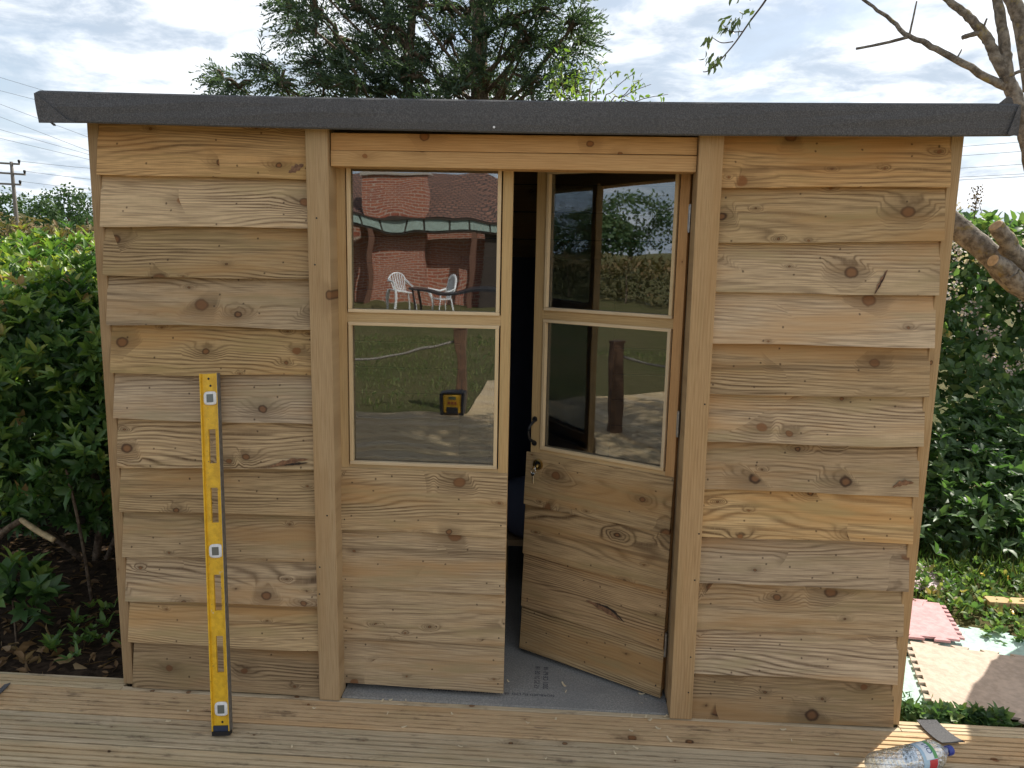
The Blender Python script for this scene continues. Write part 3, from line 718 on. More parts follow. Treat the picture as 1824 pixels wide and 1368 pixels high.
for a, b in slots:
    web.append(lbox(s0, s1, prev, a, .008, .016)); web.append(lbox(s0, h0, a, b, .008, .016)); web.append(lbox(h1, s1, a, b, .008, .016)); prev = b
web.append(lbox(s0, s1, prev, .999, .008, .016)); obj('web', *join(*web), M_YEL, lv)
obj('end_cap', *lbox(-HW+.001, HW-.001, 0, .0115, .0, .025), M_BLACK, lv)
obj('end_plug', *lbox(-HW+.005, HW-.006, .0116, .026, .0162, .021), M_NVY, lv)
for f in (.072, .505, .93):
    c = LP(.004, f, .0165); vs = []
    for rr, hh in ((.0235, 0), (.0235, .005), (.0195, .0075)):
        for i in range(24):
            an = 2*math.pi*i/24; k_ = (abs(math.cos(an))**4+abs(math.sin(an))**4)**(-.25)*.95
            vs.append(c+(ls_*math.cos(an)+la*math.sin(an))*rr*k_+ln*hh)
    fs = [(a*24+i, a*24+(i+1) % 24, (a+1)*24+(i+1) % 24, (a+1)*24+i) for a in range(2) for i in range(24)]+[tuple(range(48, 72))]
    vb = obj('vial', vs, fs, M_WHITEP, lv)
    w_, h_ = (.0115, .0135)
    def vbox(a, b, c_, d_, z0, z1): return lbox(.004+a, .004+b, f+c_/LL, f+d_/LL, .0165+z0, .0165+z1)
    obj('vial_tube', *vbox(-w_, w_, -h_, h_, .0072, .0088), M_VIAL, vb, bevel=.001)
for f, s in ((.985, -.002), (.965, .004), (.035, .004)):
    v, f_ = disc_vf(LP(s, f, .0161), ln, .004, .0008, 10); obj('hole_plug', v, f_, M_BLACK, lv)

# --- water bottle lying on the deck
b0 = onZ(1528, 1377, .044); b1 = onZ(1700, 1336, .044); bd = b1-b0; bd[2] = 0; bd /= np.linalg.norm(bd)
bc = onZ(1694, 1341, .036); b0 = bc-bd*.315; b0[2] = .0465
bs = np.cross(V(0, 0, 1), bd); bu = V(0, 0, 1)
prof = [(0, .0), (.001, .026), (.006, .039), (.018, .0445)]
xx = .024
for i in range(8): prof += [(xx, .0445), (xx+.006, .0445), (xx+.009, .0415), (xx+.012, .0415)]; xx += .0155
prof += [(.152, .0445), (.158, .0425), (.218, .0425), (.224, .0445), (.236, .0445), (.25, .040), (.268, .028), (.284, .0165), (.291, .0135), (.293, .0135)]
M_PET, _t, _p = newmat('clear_plastic'); _t.n.remove(_p)
_tr = _t.node('ShaderNodeBsdfTransparent'); _tr.inputs[0].default_value = (.86, .91, .94, 1)
_gl = _t.node('ShaderNodeBsdfGlossy'); _gl.inputs['Roughness'].default_value = .08; _gl.inputs[0].default_value = (.9, .95, 1, 1)
_co = _t.node('ShaderNodeTexCoord').outputs['Object']; _b = _t.node('ShaderNodeBump'); _b.inputs['Distance'].default_value = .012; _t.l.new(_t.noise(_co, 55, 3, .6), _b.inputs['Height']); _t.l.new(_b.outputs[0], _gl.inputs['Normal'])
_lw = _t.node('ShaderNodeLayerWeight'); _lw.inputs[0].default_value = .42; _t.l.new(_b.outputs[0], _lw.inputs['Normal'])
_mx = _t.node('ShaderNodeMixShader'); _t.l.new(_t.m('MULTIPLY_ADD', _lw.outputs['Facing'], .75, .24, clamp=True), _mx.inputs[0]); _t.l.new(_tr.outputs[0], _mx.inputs[1]); _t.l.new(_gl.outputs[0], _mx.inputs[2]); _t.l.new(_mx.outputs[0], _t.n['Material Output'].inputs[0])
NB = 40
def rev(prof, jig=0.0):
    vs = []; fs = []
    for a, r in prof:
        for i in range(NB):
            t = 2*math.pi*i/NB; rr = max(r, .0004)*(1+jig*math.sin(5*t+a*90)*math.sin(a*60)); vs.append(b0+bd*a+(bs*math.cos(t)+bu*math.sin(t))*rr)
    for a in range(len(prof)-1):
        for i in range(NB): j = (i+1) % NB; fs.append((a*NB+i, a*NB+j, (a+1)*NB+j, (a+1)*NB+i))
    return vs, fs
btl = empty('water_bottle', (b0[0]+bd[0]*.15, b0[1]+bd[1]*.15, 0), 'clear ribbed plastic water bottle with blue cap lying on the decking', 'bottle')
obj('bottle_body', *rev(prof, .02), M_PET, btl, smooth=True)
obj('cap', *rev([(.2935, 0), (.2935, .0150), (.296, .0156), (.310, .0156), (.3135, .0145), (.314, 0)]), simple('blue_cap', (.015, .035, .27), .35), btl)
# label: printed sleeve with white, blue, green and red fields; lettering runs round the bottle
def lab_patch(name, a0, a1, t0, t1, r, mat):
    k = max(3, int((t1-t0)/.12)); vs = []
    for r_ in (r, r-.0004):
        for a in (a0, a1):
            for t in np.linspace(t0, t1, k): vs.append(b0+bd*a+(bs*math.cos(t)+bu*math.sin(t))*r_)
    fs = [(i, i+1, k+i+1, k+i) for i in range(k-1)]+[(2*k+i, 3*k+i, 3*k+i+1, 2*k+i+1) for i in range(k-1)]
    return obj(name, vs, fs, mat, lab if name != 'label' else btl)
lab = lab_patch('label', .160, .216, -.9, 5.2, .0432, simple('label_blue_white', (.38, .55, .68), .4))
lab_patch('label_field', .203, .2155, 1.2, 2.7, .0437, simple('label_green', (.10, .33, .10), .4)); lab_patch('label_field', .183, .214, 2.75, 4.4, .0437, simple('label_red', (.50, .04, .05), .4))
lab_patch('label_field', .172, .2015, 1.3, 2.7, .0437, simple('label_white', (.72, .78, .82), .4))
def lab_text(s, size, a, t0, mat, dirn=1):
    tv, tf = text_vf(s, size); vs = []
    for x, y_, _ in tv:
        t = t0+dirn*x/.0445; vs.append(b0+bd*(a+y_*-dirn)+(bs*math.cos(t)+bu*math.sin(t))*.0443)
    obj('lettering', vs, tf, mat, lab)
lab_text('ON', .024, .186, 2.35, simple('label_navy', (.02, .06, .20), .4), -1)

# --- roofing felt offcuts
def sheet(name, P, th, mat, curl=0.0, seg=6):
    """thin slab from four corners P0..P3, bent a little along its length"""
    P = [V(*p) for p in P]; vs = []
    for lay in (0, 1):
        for i in range(seg+1):
            t = i/seg; a = P[0]*(1-t)+P[3]*t; b = P[1]*(1-t)+P[2]*t; h = curl*(t*2-1)**2+lay*th
            vs += [a+V(0, 0, h), b+V(0, 0, h)]
    n_ = 2*(seg+1); fs = []
    for i in range(seg):
        q = 2*i; fs += [(n_+q, n_+q+1, n_+q+3, n_+q+2), (q, q+2, q+3, q+1), (q, n_+q, n_+q+2, q+2), (q+1, q+3, n_+q+3, n_+q+1)]
    fs += [(0, 1, n_+1, n_), (2*seg, n_+2*seg, n_+2*seg+1, 2*seg+1)]
    return obj(name, vs, fs, mat)
tag(sheet('felt_offcut', [onZ(1632, 1287, .004), onZ(1667, 1287, .004), onZ(1718, 1326, .004), onZ(1677, 1328, .004)], .003, M_FELT, .008), 'grey roofing felt offcut on the sunlit deck beside the bottle', 'felt offcut')
tag(sheet('felt_offcut', [onZ(-40, 1262, .003), onZ(-8, 1244, .003), onZ(19, 1219, .003), onZ(8, 1222, .003)], .003, M_FELT, .004), 'pointed dark felt scrap on the deck by the soil bed', 'felt offcut')
sh = obj('wood_offcut', *box_vf((0, 0, 0), (.085, .05, .012)), M_BEAD, grain=np.array(box_vf((0, 0, 0), (.085, .05, .012))[0]), color=(1, 1, 1))
pw = onZ(915, 1367, .012); sh.location = (pw[0], pw[1]-.05, .0022); tag(sh, 'small pale wood offcut on the deck in front of the doors', 'wood offcut')
sl = sheet('paper_strip', [onZ(728, 1246, .003), onZ(789, 1246, .003), onZ(789, 1239.5, .003), onZ(786, 1239, .003)], .0012, simple('paper', (.62, .62, .62), .7), 0, 2)
tag(sl, 'thin white pointed strip lying on the deck at the threshold', 'paper strip')
# --- wood shavings
chips = [(690,1272),(805,1272),(990,1281),(1125,1276),(1185,1276),(1158,1283),(1124,1302),(1192,1317),(1132,1332),(972,1352),(870,1356),(905,1214),(1004,1220),(1008,1232),(1143,1236),(1147,1250),(696,1247),(681,1248),(723,1248),(1095,1341),(1150,1278),(1410,1320),(1190,1275),(335,1267),(940,1288),(720,1295),(1172,1298),(1395,1300),(1490,1344),(560,1262),(300,1285),(820,1330),(520,1330)]
chipm = simple('pale_shaving', (.70, .58, .38), .7, noise=.15)
for i, (x_, y_) in enumerate(chips):
    z0 = .0072 if y_ < 1238 else .0015
    c = onZ(x_, y_, z0); a = random.uniform(0, 3.1); L_ = random.uniform(.006, .013); w_ = random.uniform(.0025, .0055)
    if i in (7, 12, 15): L_, w_ = .022, .006
    d = V(math.cos(a), math.sin(a)*.7, 0); e = V(-d[1], d[0], 0)
    o = sheet('wood_shaving', [c-d*L_-e*w_, c-d*L_+e*w_, c+d*L_+e*w_*.6, c+d*L_-e*w_*.6], .0016, chipm, random.uniform(.001, .004), 3)
    if z0 > .005: tag(o, 'pale wood shaving on the grey floor board in the doorway', 'wood shaving', 'shavings on the threshold')
    else: tag(o, 'tiny pale wood shaving scattered on the decking', 'wood shaving', 'shavings on the deck')

# --- foam play mats on the grass
def mat(name, P, uvec, vvec, nu, nv, z, mat_, label, th=.010, tooth=.022):
    """jigsaw-edged tile; P corner, uvec and vvec edges"""
    P = V(P[0], P[1]); uvec = V(*uvec); vvec = V(*vvec)
    cen = P+uvec/2+vvec/2; out = []
    cs = [P, P+uvec, P+uvec+vvec, P+vvec]; ns = [nu, nv, nu, nv]
    for k in range(4):
        a, b = cs[k], cs[(k+1) % 4]; n_ = ns[k]*2+1; d = (b-a)/np.linalg.norm(b-a); o = V(d[1], -d[0])
        seg = np.linalg.norm(b-a)/n_
        for i in range(n_):
            p0 = a+(b-a)*i/n_; p1 = a+(b-a)*(i+1)/n_
            if i % 2 == 1: out += [p0+d*seg*.12, p0+o*tooth-d*seg*.14, p1+o*tooth+d*seg*.14, p1-d*seg*.12]
            elif i == 0: out += [p0]
    n_ = len(out); vs = [(p[0], p[1], z+th) for p in out]+[(p[0], p[1], z) for p in out]
    fs = [tuple(range(n_)), tuple(range(2*n_-1, n_-1, -1))]+[(i, n_+i, n_+(i+1) % n_, (i+1) % n_) for i in range(n_)]
    return tag(obj(name, vs, fs, mat_), label, 'foam mat', 'foam mats laid on the grass')
foam = lambda n_, c: simple(n_, c, .8, noise=.14, nscale=34, bump=.6, spec=.2)
R_ = lambda a, L_: (math.cos(a)*L_, math.sin(a)*L_)
aa = math.radians(-14)
mat('foam_mat', (1.575, .185), R_(aa, .50), R_(aa+math.pi/2, .50), 4, 8, GZ+.031, foam('cream_foam', (.52, .42, .34)), 'large cream foam mat with toothed left edge next to the deck')
bp = V(1.905, .675); ab = math.radians(-8); w_ = .56
mat('foam_mat', (bp[0]-math.cos(ab)*w_, bp[1]-math.sin(ab)*w_), R_(ab, w_), R_(math.radians(78), .375), 5, 8, GZ+.045, foam('pink_foam', (.56, .33, .34)), 'dusty pink foam mat with toothed edge beside the shed wall')
mat('foam_mat', (1.60, .60), R_(math.radians(-17), .54), R_(math.radians(73), .36), 5, 4, GZ+.016, foam('mint_foam', (.42, .58, .52)), 'mint green foam mat showing under the pink and cream mats')
mat('foam_mat', (1.47, .15), R_(math.radians(-12), .12), R_(math.radians(80), .48), 2, 6, GZ+.016, foam('mint_foam_2', (.42, .57, .51)), 'strip of mint green mat between the shed corner and the cream mat')
mat('foam_mat', (1.75, 1.30), R_(math.radians(-6), .36), R_(math.radians(72), .33), 4, 5, GZ+.02, foam('lilac_foam', (.58, .46, .50)), 'pale lilac foam mat peeping out behind the shed corner')
pt = onZ(1755, 1083, GZ+.02)
o = bar('timber_offcut', (pt[0], pt[1], GZ+.045), (pt[0]+.48, pt[1]-.02, GZ+.045), .022, .035, M_FRAME, None, bevel=.002)
tag(o, 'short sawn timber offcut lying in the grass by the hedge', 'timber')

# ================================================================== VEGETATION
def in_ell(p, blobs, k=.78):
    m = np.zeros(len(p), bool)
    for c, r in blobs: m |= (((p-V(*c))/V(*r))**2).sum(1) < k*k
    return m
def shell(blobs, n, lo=.82, hi=1.06, zmin=-.6):
    vol = np.array([r[0]*r[1]+r[1]*r[2]+r[0]*r[2] for c, r in blobs]); pick = rng.choice(len(blobs), n, p=vol/vol.sum())
    d = rdir(n, zmin); pick = pick[:len(d)]
    C = np.array([b[0] for b in blobs])[pick]; R0 = np.array([b[1] for b in blobs])[pick]
    lump = 1+.13*np.sin(d[:, 0]*7+d[:, 2]*5+pick)+.10*np.sin(d[:, 1]*9-d[:, 2]*8+pick*2)
    p = C+d*R0*(rng.uniform(lo, hi, len(d))*lump)[:, None]
    nn = norm(d/R0)
    keep = ~in_ell(p, blobs, lo*.9)
    return p[keep], nn[keep]
def rosettes(P, N_, k, L_, wd, var_, upb=.6, spread=(.5, 1.1)):
    """k leaves radiating from each point"""
    n = len(P); ax = norm(N_+V(0, 0, upb)+rng.normal(0, .35, (n, 3)))
    t = norm(np.cross(ax, rdir(n)[:n] if len(rdir(n)) >= n else rng.normal(size=(n, 3)))); b = np.cross(ax, t)
    A = []; 
    for i in range(k):
        th = 2*math.pi*i/k+rng.uniform(-.4, .4, n); tilt = rng.uniform(*spread, n)
        rad = t*np.cos(th)[:, None]+b*np.sin(th)[:, None]
        d = ax*np.cos(tilt)[:, None]+rad*np.sin(tilt)[:, None]; nm = ax*np.sin(tilt)[:, None]-rad*np.cos(tilt)[:, None]
        A.append((P+rad*.004, d, nm+rng.normal(0, .15, (n, 3)), L_*rng.uniform(.45, 1.35, n), wd*rng.uniform(.6, 1.25, n), var_+rng.normal(0, .10, n)))
    return [np.concatenate(x) for x in zip(*A)]
def cat(*S): return [np.concatenate(x) for x in zip(*S)]
def rdn(n):
    return norm(rng.normal(size=(n, 3)))

# --- evergreen shrub left of the shed
def shrub(name, base, blobs, nclus, L_, wd, label, stems, var0=.47, fill=0.5, mat_=None, k=7):
    e = empty(name, base, label, 'shrub')
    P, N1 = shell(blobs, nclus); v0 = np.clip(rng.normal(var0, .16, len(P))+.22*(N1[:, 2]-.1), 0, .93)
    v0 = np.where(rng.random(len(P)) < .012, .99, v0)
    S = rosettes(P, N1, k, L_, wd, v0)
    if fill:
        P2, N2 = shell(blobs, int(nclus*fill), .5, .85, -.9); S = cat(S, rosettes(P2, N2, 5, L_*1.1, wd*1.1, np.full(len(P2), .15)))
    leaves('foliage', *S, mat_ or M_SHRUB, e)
    for pts, r in stems: limb('stem', pts, [x*.6 for x in r], M_BARK, e, 7)
    return e
shrub('evergreen_shrub', (-2.2, 1.15, GZ), [((-2.2, 1.15, 1.02), (.68, .52, .50)), ((-1.80, 1.5, 1.02), (.40, .5, .46)), ((-2.35, .72, .98), (.50, .34, .36)), ((-1.76, .85, .98), (.24, .34, .40)), ((-2.0, .70, 1.18), (.36, .26, .24)), ((-1.78, .62, .72), (.16, .2, .18)), ((-2.35, 1.15, .42), (.62, .34, .34)), ((-1.78, 1.2, .42), (.26, .34, .32))], 3900, .060, .024,
      'tall glossy evergreen shrub crowding the left wall of the shed',
      [([(-2.2, 1.2, GZ), (-2.1, 1.1, .4), (-2.25, 1.0, .9), (-2.3, .9, 1.3)], [.035, .03, .022, .012]), ([(-2.15, 1.2, GZ), (-1.9, 1.0, .35), (-1.85, .95, .8), (-1.8, 1.1, 1.2)], [.025, .02, .015, .008]), ([(-2.25, 1.2, GZ), (-2.55, .95, .45), (-2.6, .8, .9)], [.028, .022, .012]), ([(-1.95, .75, GZ), (-1.97, .72, .35), (-2.05, .74, .75)], [.014, .012, .008])])
shrub('evergreen_shrub', (-3.2, 1.5, GZ), [((-3.2, 1.5, 1.0), (.75, .7, .6)), ((-2.95, .9, .95), (.45, .4, .45)), ((-2.75, 1.9, 1.12), (.6, .5, .45))], 2000, .060, .024,
      'broad evergreen shrub at the far left edge of the picture', [([(-3.2, 1.5, GZ), (-3.1, 1.4, .6), (-3.2, 1.4, 1.2)], [.04, .03, .015]), ([(-3.1, 1.5, GZ), (-2.9, 1.1, .5), (-3.0, .95, .8)], [.025, .02, .01])])
shrub('evergreen_shrub', (-2.28, .38, GZ), [((-2.20, .34, .58), (.22, .14, .16)), ((-2.30, .42, .76), (.24, .14, .14)), ((-1.80, .40, .66), (.12, .10, .10))], 95, .07, .028, 'drooping leafy spray low at the left edge beside the sawn branch',
      [([(-2.34, .5, GZ), (-2.3, .45, .3), (-2.24, .36, .6)], [.012, .01, .005])], .45, 0)
shrub('evergreen_shrub', (-2.02, .33, GZ), [((-2.02, .33, .17), (.13, .1, .12))], 42, .085, .036, 'small leafy seedling shrub on the soil at the lower left corner', [([(-2.02, .33, GZ), (-2.02, .33, .14)], [.007, .005])], .35, 0)
shrub('evergreen_shrub', (-2.2, 2.9, GZ), [((-2.0, 2.9, .62), (.75, .4, .72)), ((-3.1, 2.8, .62), (.8, .4, .72)), ((-4.0, 2.4, .7), (.8, .6, .75)), ((-2.5, 2.0, .35), (.9, .4, .5)), ((-1.75, 2.2, .45), (.3, .4, .5))], 1900, .085, .033, 'dim shrub screen closing the view behind the left hand shrubs', [([(-2.2, 2.9, GZ), (-2.2, 2.9, .9)], [.03, .02])], .3, .9)
# sawn branch, dead leaves, litter
br = empty('cut_branch', (-2.28, .55, GZ), 'pale sawn branch stub poking out of the shrub at left', 'branch')
def PZ(x, y, Y): return tuple(onY(x, y, Y))
limb('branch_wood', [PZ(-30, 985, .62), PZ(10, 945, .60), PZ(40, 926, .58)], [.017, .015, .013], M_BARK, br)
limb('branch_wood', [PZ(38, 926, .58), PZ(66, 945, .52), PZ(96, 962, .48)], [.012, .0125, .012], simple('peeled_wood', (.48, .36, .20), .7, noise=.2, nscale=30), br)
pc = onZ(60, 1165, GZ+.03)
dc = empty('dead_leaf_cluster', (pc[0], pc[1], GZ), 'withered brown leaf cluster lying on the soil by the deck', 'dead leaves')
for i in range(34):
    p = V(*pc)+rng.normal(0, 1, 3)*V(.085, .055, .02); p[2] = min(max(p[2], GZ+.014), .05); L_ = random.uniform(.05, .08)
    leaves('leaf', p[None], rdn(1)*V(1, 1, .6), rdn(1)+V(0, 0, .5), [L_], [L_*.42], [random.uniform(.45, 1)], M_DEAD, dc)
n_ = 900; pos = np.stack([rng.uniform(-3.4, -1.42, n_), rng.uniform(.06, 2.2, n_), np.full(n_, GZ+.014)], 1); pos[:, 2] += rng.uniform(.0, .03, n_)
ll = rng.uniform(.025, .06, n_)
tag(leaves('leaf_litter', pos, rdn(n_)*V(1, 1, .25), rdn(n_)*.5+V(0, 0, 1), ll, ll*.42, rng.uniform(0, .75, n_), M_DEAD), 'fallen leaves littering the dark soil', None, kind='stuff')
n_ = 700; pos = np.stack([rng.uniform(-3.0, -1.42, n_), rng.uniform(.05, 1.6, n_), np.full(n_, GZ+.014)], 1)
tag(leaves('twig_litter', pos, rdn(n_)*V(1, 1, .15), rdn(n_)+V(0, 0, 1), rng.uniform(.04, .11, n_), np.full(n_, .003), rng.uniform(.1, .8, n_), M_DEAD, tmpl='quad'), 'dry twigs strewn over the soil', None, kind='stuff')
P = np.stack([rng.normal(-1.72, .12, 34), rng.uniform(.12, .62, 34), np.full(34, GZ+.05)], 1)
S = rosettes(P, np.tile(V(0, 0, 1), (34, 1)), 5, .05, .02, np.full(34, .55))
tag(leaves('weed_patch', *S, M_SHRUB), 'small low weeds sprouting from the soil beside the shed corner', None, kind='stuff')

# --- distant trees, hedge, pole and cables on the left
def far_tree(name, px, pyTop, Y, wpx, label, group='trees far behind the garden', X=None, H=None, Rr=None, n=1500, mat_=None, leaf=None):
    if X is None:
        c = onY(px, pyTop, Y); X, H = c[0], c[2]; Rr = wpx/2*(Y-CAM[1])/FPX
    e = empty(name, (X, Y, GZ), label, 'tree', group)
    bl = []
    for i in range(7):
        a = random.uniform(0, 6.28); rr = Rr*random.uniform(.45, .65); q = Rr*random.uniform(.1, .55)
        bl.append(((X+q*math.cos(a), Y+q*math.sin(a)*.6, H*random.uniform(.45, .72)), (rr, rr*.8, H*.27)))
    bl.append(((X, Y, H*.70), (Rr*.6, Rr*.6, H*.29)))
    Pp, Nn = shell(bl, n, .72, 1.08, -.8); m_ = len(Pp); L_ = leaf or Rr*.17
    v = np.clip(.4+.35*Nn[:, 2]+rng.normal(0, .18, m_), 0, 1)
    leaves('crown', Pp, rdn(m_), Nn+rng.normal(0, .5, (m_, 3)), L_*rng.uniform(.7, 1.3, m_), L_*.65*rng.uniform(.7, 1.2, m_), v, mat_ or M_FARL, e, 'leaf')
    limb('trunk', [(X, Y, GZ), (X+.1, Y, H*.3), (X, Y, H*.62)], [H*.035, H*.028, H*.012], M_BARK, e, 7)
    return e
names = ['round far tree left of the wooden pole', 'pale far tree just behind the wooden pole', 'low rounded far tree right of the pole', 'tall far tree with the highest crown near the shed eave', 'far tree touching the left shed wall edge', 'dark far tree between two paler crowns', 'far tree showing at the left picture edge']
for (px, py, Y_, wp), nm in zip([(15, 338, 52, 75), (48, 343, 60, 60), (80, 352, 48, 70), (118, 331, 55, 75), (150, 337, 57, 55), (88, 336, 66, 60), (-25, 333, 58, 70)], names): far_tree('far_tree', px, py, Y_, wp, nm)
# hedge beyond
def hedge(name, x0, x1, y0, depth, h, n, L_, label, mat_, cat_='hedge', wav=.12):
    e = empty(name, ((x0+x1)/2, y0, GZ), label, cat_)
    u = rng.uniform(0, 1, n); s = rng.uniform(0, 1, n); X = x0+(x1-x0)*u
    hh = h*(1+wav*np.sin(X*1.7)+wav*.6*np.sin(X*4.1+1))
    front = s < .6
    Z = np.where(front, GZ+hh*rng.uniform(0, 1, n), GZ+hh*rng.uniform(.88, 1.06, n)); Yy = np.where(front, y0+rng.normal(0, .10, n)*depth, y0+rng.uniform(0, 1, n)*depth)
    Nn = np.where(front[:, None], V(0, -1, .4), V(0, -.2, 1)); Pp = np.stack([X, Yy, Z], 1)
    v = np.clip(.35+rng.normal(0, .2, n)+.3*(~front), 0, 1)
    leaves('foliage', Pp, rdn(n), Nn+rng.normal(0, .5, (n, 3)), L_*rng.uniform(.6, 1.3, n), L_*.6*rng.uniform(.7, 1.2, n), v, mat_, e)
    for i in range(5):
        xs = x0+(x1-x0)*(i+.5)/5; limb('stem', [(xs, y0+depth*.5, GZ), (xs, y0+depth*.5, h*.7)], [.04, .015], M_BARK, e, 6)
    return e
M_BROWNL = leaf_mat('russet_hedge_leaf', [(0, (.08, .09, .035)), (.6, (.17, .14, .06)), (1, (.26, .17, .085))], .3, .6, .3)
hedge('field_hedge', -12, -2.6, 12, 1.5, 1.72, 5200, .12, 'russet tinged clipped hedge beyond the left hand shrubs', M_BROWNL)
hedge('field_hedge', -60, 60, 75, 4, 3.0, 5200, 1.2, 'long low hedge line along the far edge of the field', M_FARL)
M_POLE = simple('weathered_pole', (.16, .14, .12), .8)
pole = empty('utility_pole', (onY(24, 380, 45)[0], 45, GZ), 'wooden electricity pole with three crossarms above the far trees', 'utility pole')
pt_ = onY(20, 288, 45); pb_ = onY(29, 385, 45); px_ = pole.location[0]
limb('pole_shaft', [(px_+.25, 45, GZ), (pb_[0], 45, pb_[2]), (pt_[0], 45, pt_[2])], [.14, .12, .09], M_POLE, pole, 8, .0, 3)
for (xa, ya, xb, yb) in ((-40, 288, 35, 292.5), (-40, 305, 45, 311), (-40, 325, 37, 329)):
    A_ = onY(xa, ya, 45); B_ = onY(xb, yb, 45)
    bar('crossarm', tuple(A_), tuple(B_), .055, .05, M_POLE, pole)
    for t_ in (.08, .99):
        q = A_*(1-t_)+B_*t_; v, f = tube_vf([q+V(0, 0, .05), q+V(0, 0, .20), q+V(0, 0, .26)], [.05, .085, .06], 8); obj('insulator', v, f, M_BLACK, pole)
M_CABLE = simple('cable', (.20, .20, .21), .6)
cab = [((-60,120),(67,158)), ((-60,146),(150,200)), ((-60,163),(151,242)), ((-60,185),(153,267)), ((-60,214),(154,274)), ((-60,232),(154,283)), ((35,287),(160,293.5)), ((45,305),(160,313)), ((37,323),(160,331)),
       ((1714,251.5),(1900,238)), ((1714,268),(1900,255)), ((1714,290),(1900,279)), ((1714,306),(1900,297)), ((1712,311),(1900,302))]
cn = ['uppermost', 'second', 'third', 'fourth', 'fifth', 'sixth']
for i, ((xa, ya), (xb, yb)) in enumerate(cab):
    Yc = 45 if i < 9 else 38
    A_ = onY(xa, ya, Yc); B_ = onY(xb, yb, Yc); d = B_-A_
    if i < 9: pa, pb2 = A_, A_+d*3.2
    else: pa, pb2 = B_-d*4.2, B_+d*2
    pts = [pa*(1-t_)+pb2*t_-V(0, 0, .25*math.sin(math.pi*t_)*(i >= 6)) for t_ in np.linspace(0, 1, 9)]
    v, f = tube_vf(pts, .010, 5)
    if i < 6: lb = f'{cn[i]} of the slanting cables crossing the sky left of the roof'
    elif i < 9: lb = f'cable running right from the {["top", "middle", "bottom"][i-6]} crossarm of the pole'
    else: lb = f'{cn[i-9] if i > 9 else "uppermost"} of the cables in the sky right of the shed'
    tag(obj('power_cable', v, f, M_CABLE), lb, 'cable', 'overhead cables')

# --- cypress behind the shed
cy = empty('conifer_tree', (onY(856, 300, 5.8)[0], 5.8, GZ), 'big dark conifer with feathery sprays rising behind the shed roof', 'tree')
tx = cy.location[0]
BL = [(395,140,26),(425,155,30),(470,120,34),(500,150,38),(530,55,36),(565,25,46),(600,70,44),(640,20,46),(560,110,40),(615,125,46),(655,95,40),(700,50,44),(705,130,50),(745,20,36),(795,15,36),(760,100,30),(790,150,46),(835,30,44),(835,110,44),(865,160,44),(905,40,46),(915,105,42),(945,150,44),(962,25,44),(985,85,40),(1000,150,36),(1020,45,30),(1032,75,22),(640,150,44),(680,165,40),(740,140,40),(820,160,40),(900,165,36),(580,150,36),(856,60,36),(850,125,34),(690,20,40),(680,85,36),(730,75,36),(870,10,40),(800,70,36),(940,75,36),(515,15,24),
      (600,-40,60),(680,-60,60),(760,-50,60),(840,-60,60),(920,-50,60),(990,-40,50),(560,-30,40),(640,-130,60),(740,-150,70),(840,-160,70),(930,-120,60),(700,-230,60),(800,-260,70),(880,-220,60),(800,-350,60),(640,190,60),(760,200,60),(880,200,60),(520,190,50),(960,200,50),(700,260,70),(840,260,70)]
SP = []; limbs = []
for bx, by, br_ in BL:
    Y_ = 5.8+random.uniform(-.75, .75); c = onY(bx, by, Y_); R0 = br_*(Y_-CAM[1])/FPX
    hx = tx if bx > 700 else tx-.55
    st = V(hx+random.uniform(-.05, .05), 5.8, max(.6, c[2]-.35-.45*abs(c[0]-hx)))
    limbs.append((st, (st+c)/2+V(0, 0, -.08), c))
    nn = int(8+br_*.95)
    for i in range(nn):
        d = rdn(1)[0]; p = c+d*R0*V(1, 1, .8)*random.uniform(.2, 1.12); od = (p-V(hx, 5.8, p[2]-.35)); od /= np.linalg.norm(od)
        ax_ = od*.7+rng.normal(0, .38, 3)+V(0, 0, -.05); SP.append((p, ax_/np.linalg.norm(ax_)))
        if random.random() < .22: limbs.append((c, (c+p)/2+V(0, 0, .03), p))
P = np.array([s[0] for s in SP]); A = np.array([s[1] for s in SP]); n_ = len(P)
nrmv = norm(rng.normal(0, .5, (n_, 3))+V(0, 0, 1)); sd_ = norm(np.cross(nrmv, A)); LS = []
for i in range(15):
    f_ = (i//2)/7.0; sgn = 1 if i % 2 else -1; L_ = .085*(1-.5*f_)
    base = P+A*(f_*.26)[..., None] if False else P+A*(f_*.24)-V(0, 0, 1)*(.05*f_*f_)
    dd = A*(.75+.25*f_)+sd_*(sgn*(.8-.35*f_))+rng.normal(0, .22, (n_, 3))
    LS.append((base, dd, nrmv+rng.normal(0, .35, (n_, 3)), L_*rng.uniform(.7, 1.35, n_), np.full(n_, .017)*rng.uniform(.7, 1.3, n_), np.clip(rng.normal(.4, .22, n_)+.0*f_, 0, 1)))
leaves('crown', *cat(*LS), M_CONIF, cy, 'quad')
limb('trunk', [(tx, 5.8, GZ), (tx+.05, 5.8, 1.5), (tx-.02, 5.8, 3.2), (tx-.1, 5.8, 5.2)], [.16, .13, .09, .04], M_BARK, cy)
limb('trunk', [(tx-.1, 5.8, .6), (tx-.55, 5.75, 1.8), (tx-.75, 5.8, 3.2), (tx-.6, 5.8, 4.6)], [.10, .08, .055, .02], M_BARK, cy)
parts = []
for a, b, c in limbs:
    p_, r_ = smooth_path([a, b, c], [.028, .018, .006], 3); parts.append(tube_vf(p_, r_, 5))
tag(obj('branches', *join(*parts), M_BARK, cy, smooth=True), kind='stuff')
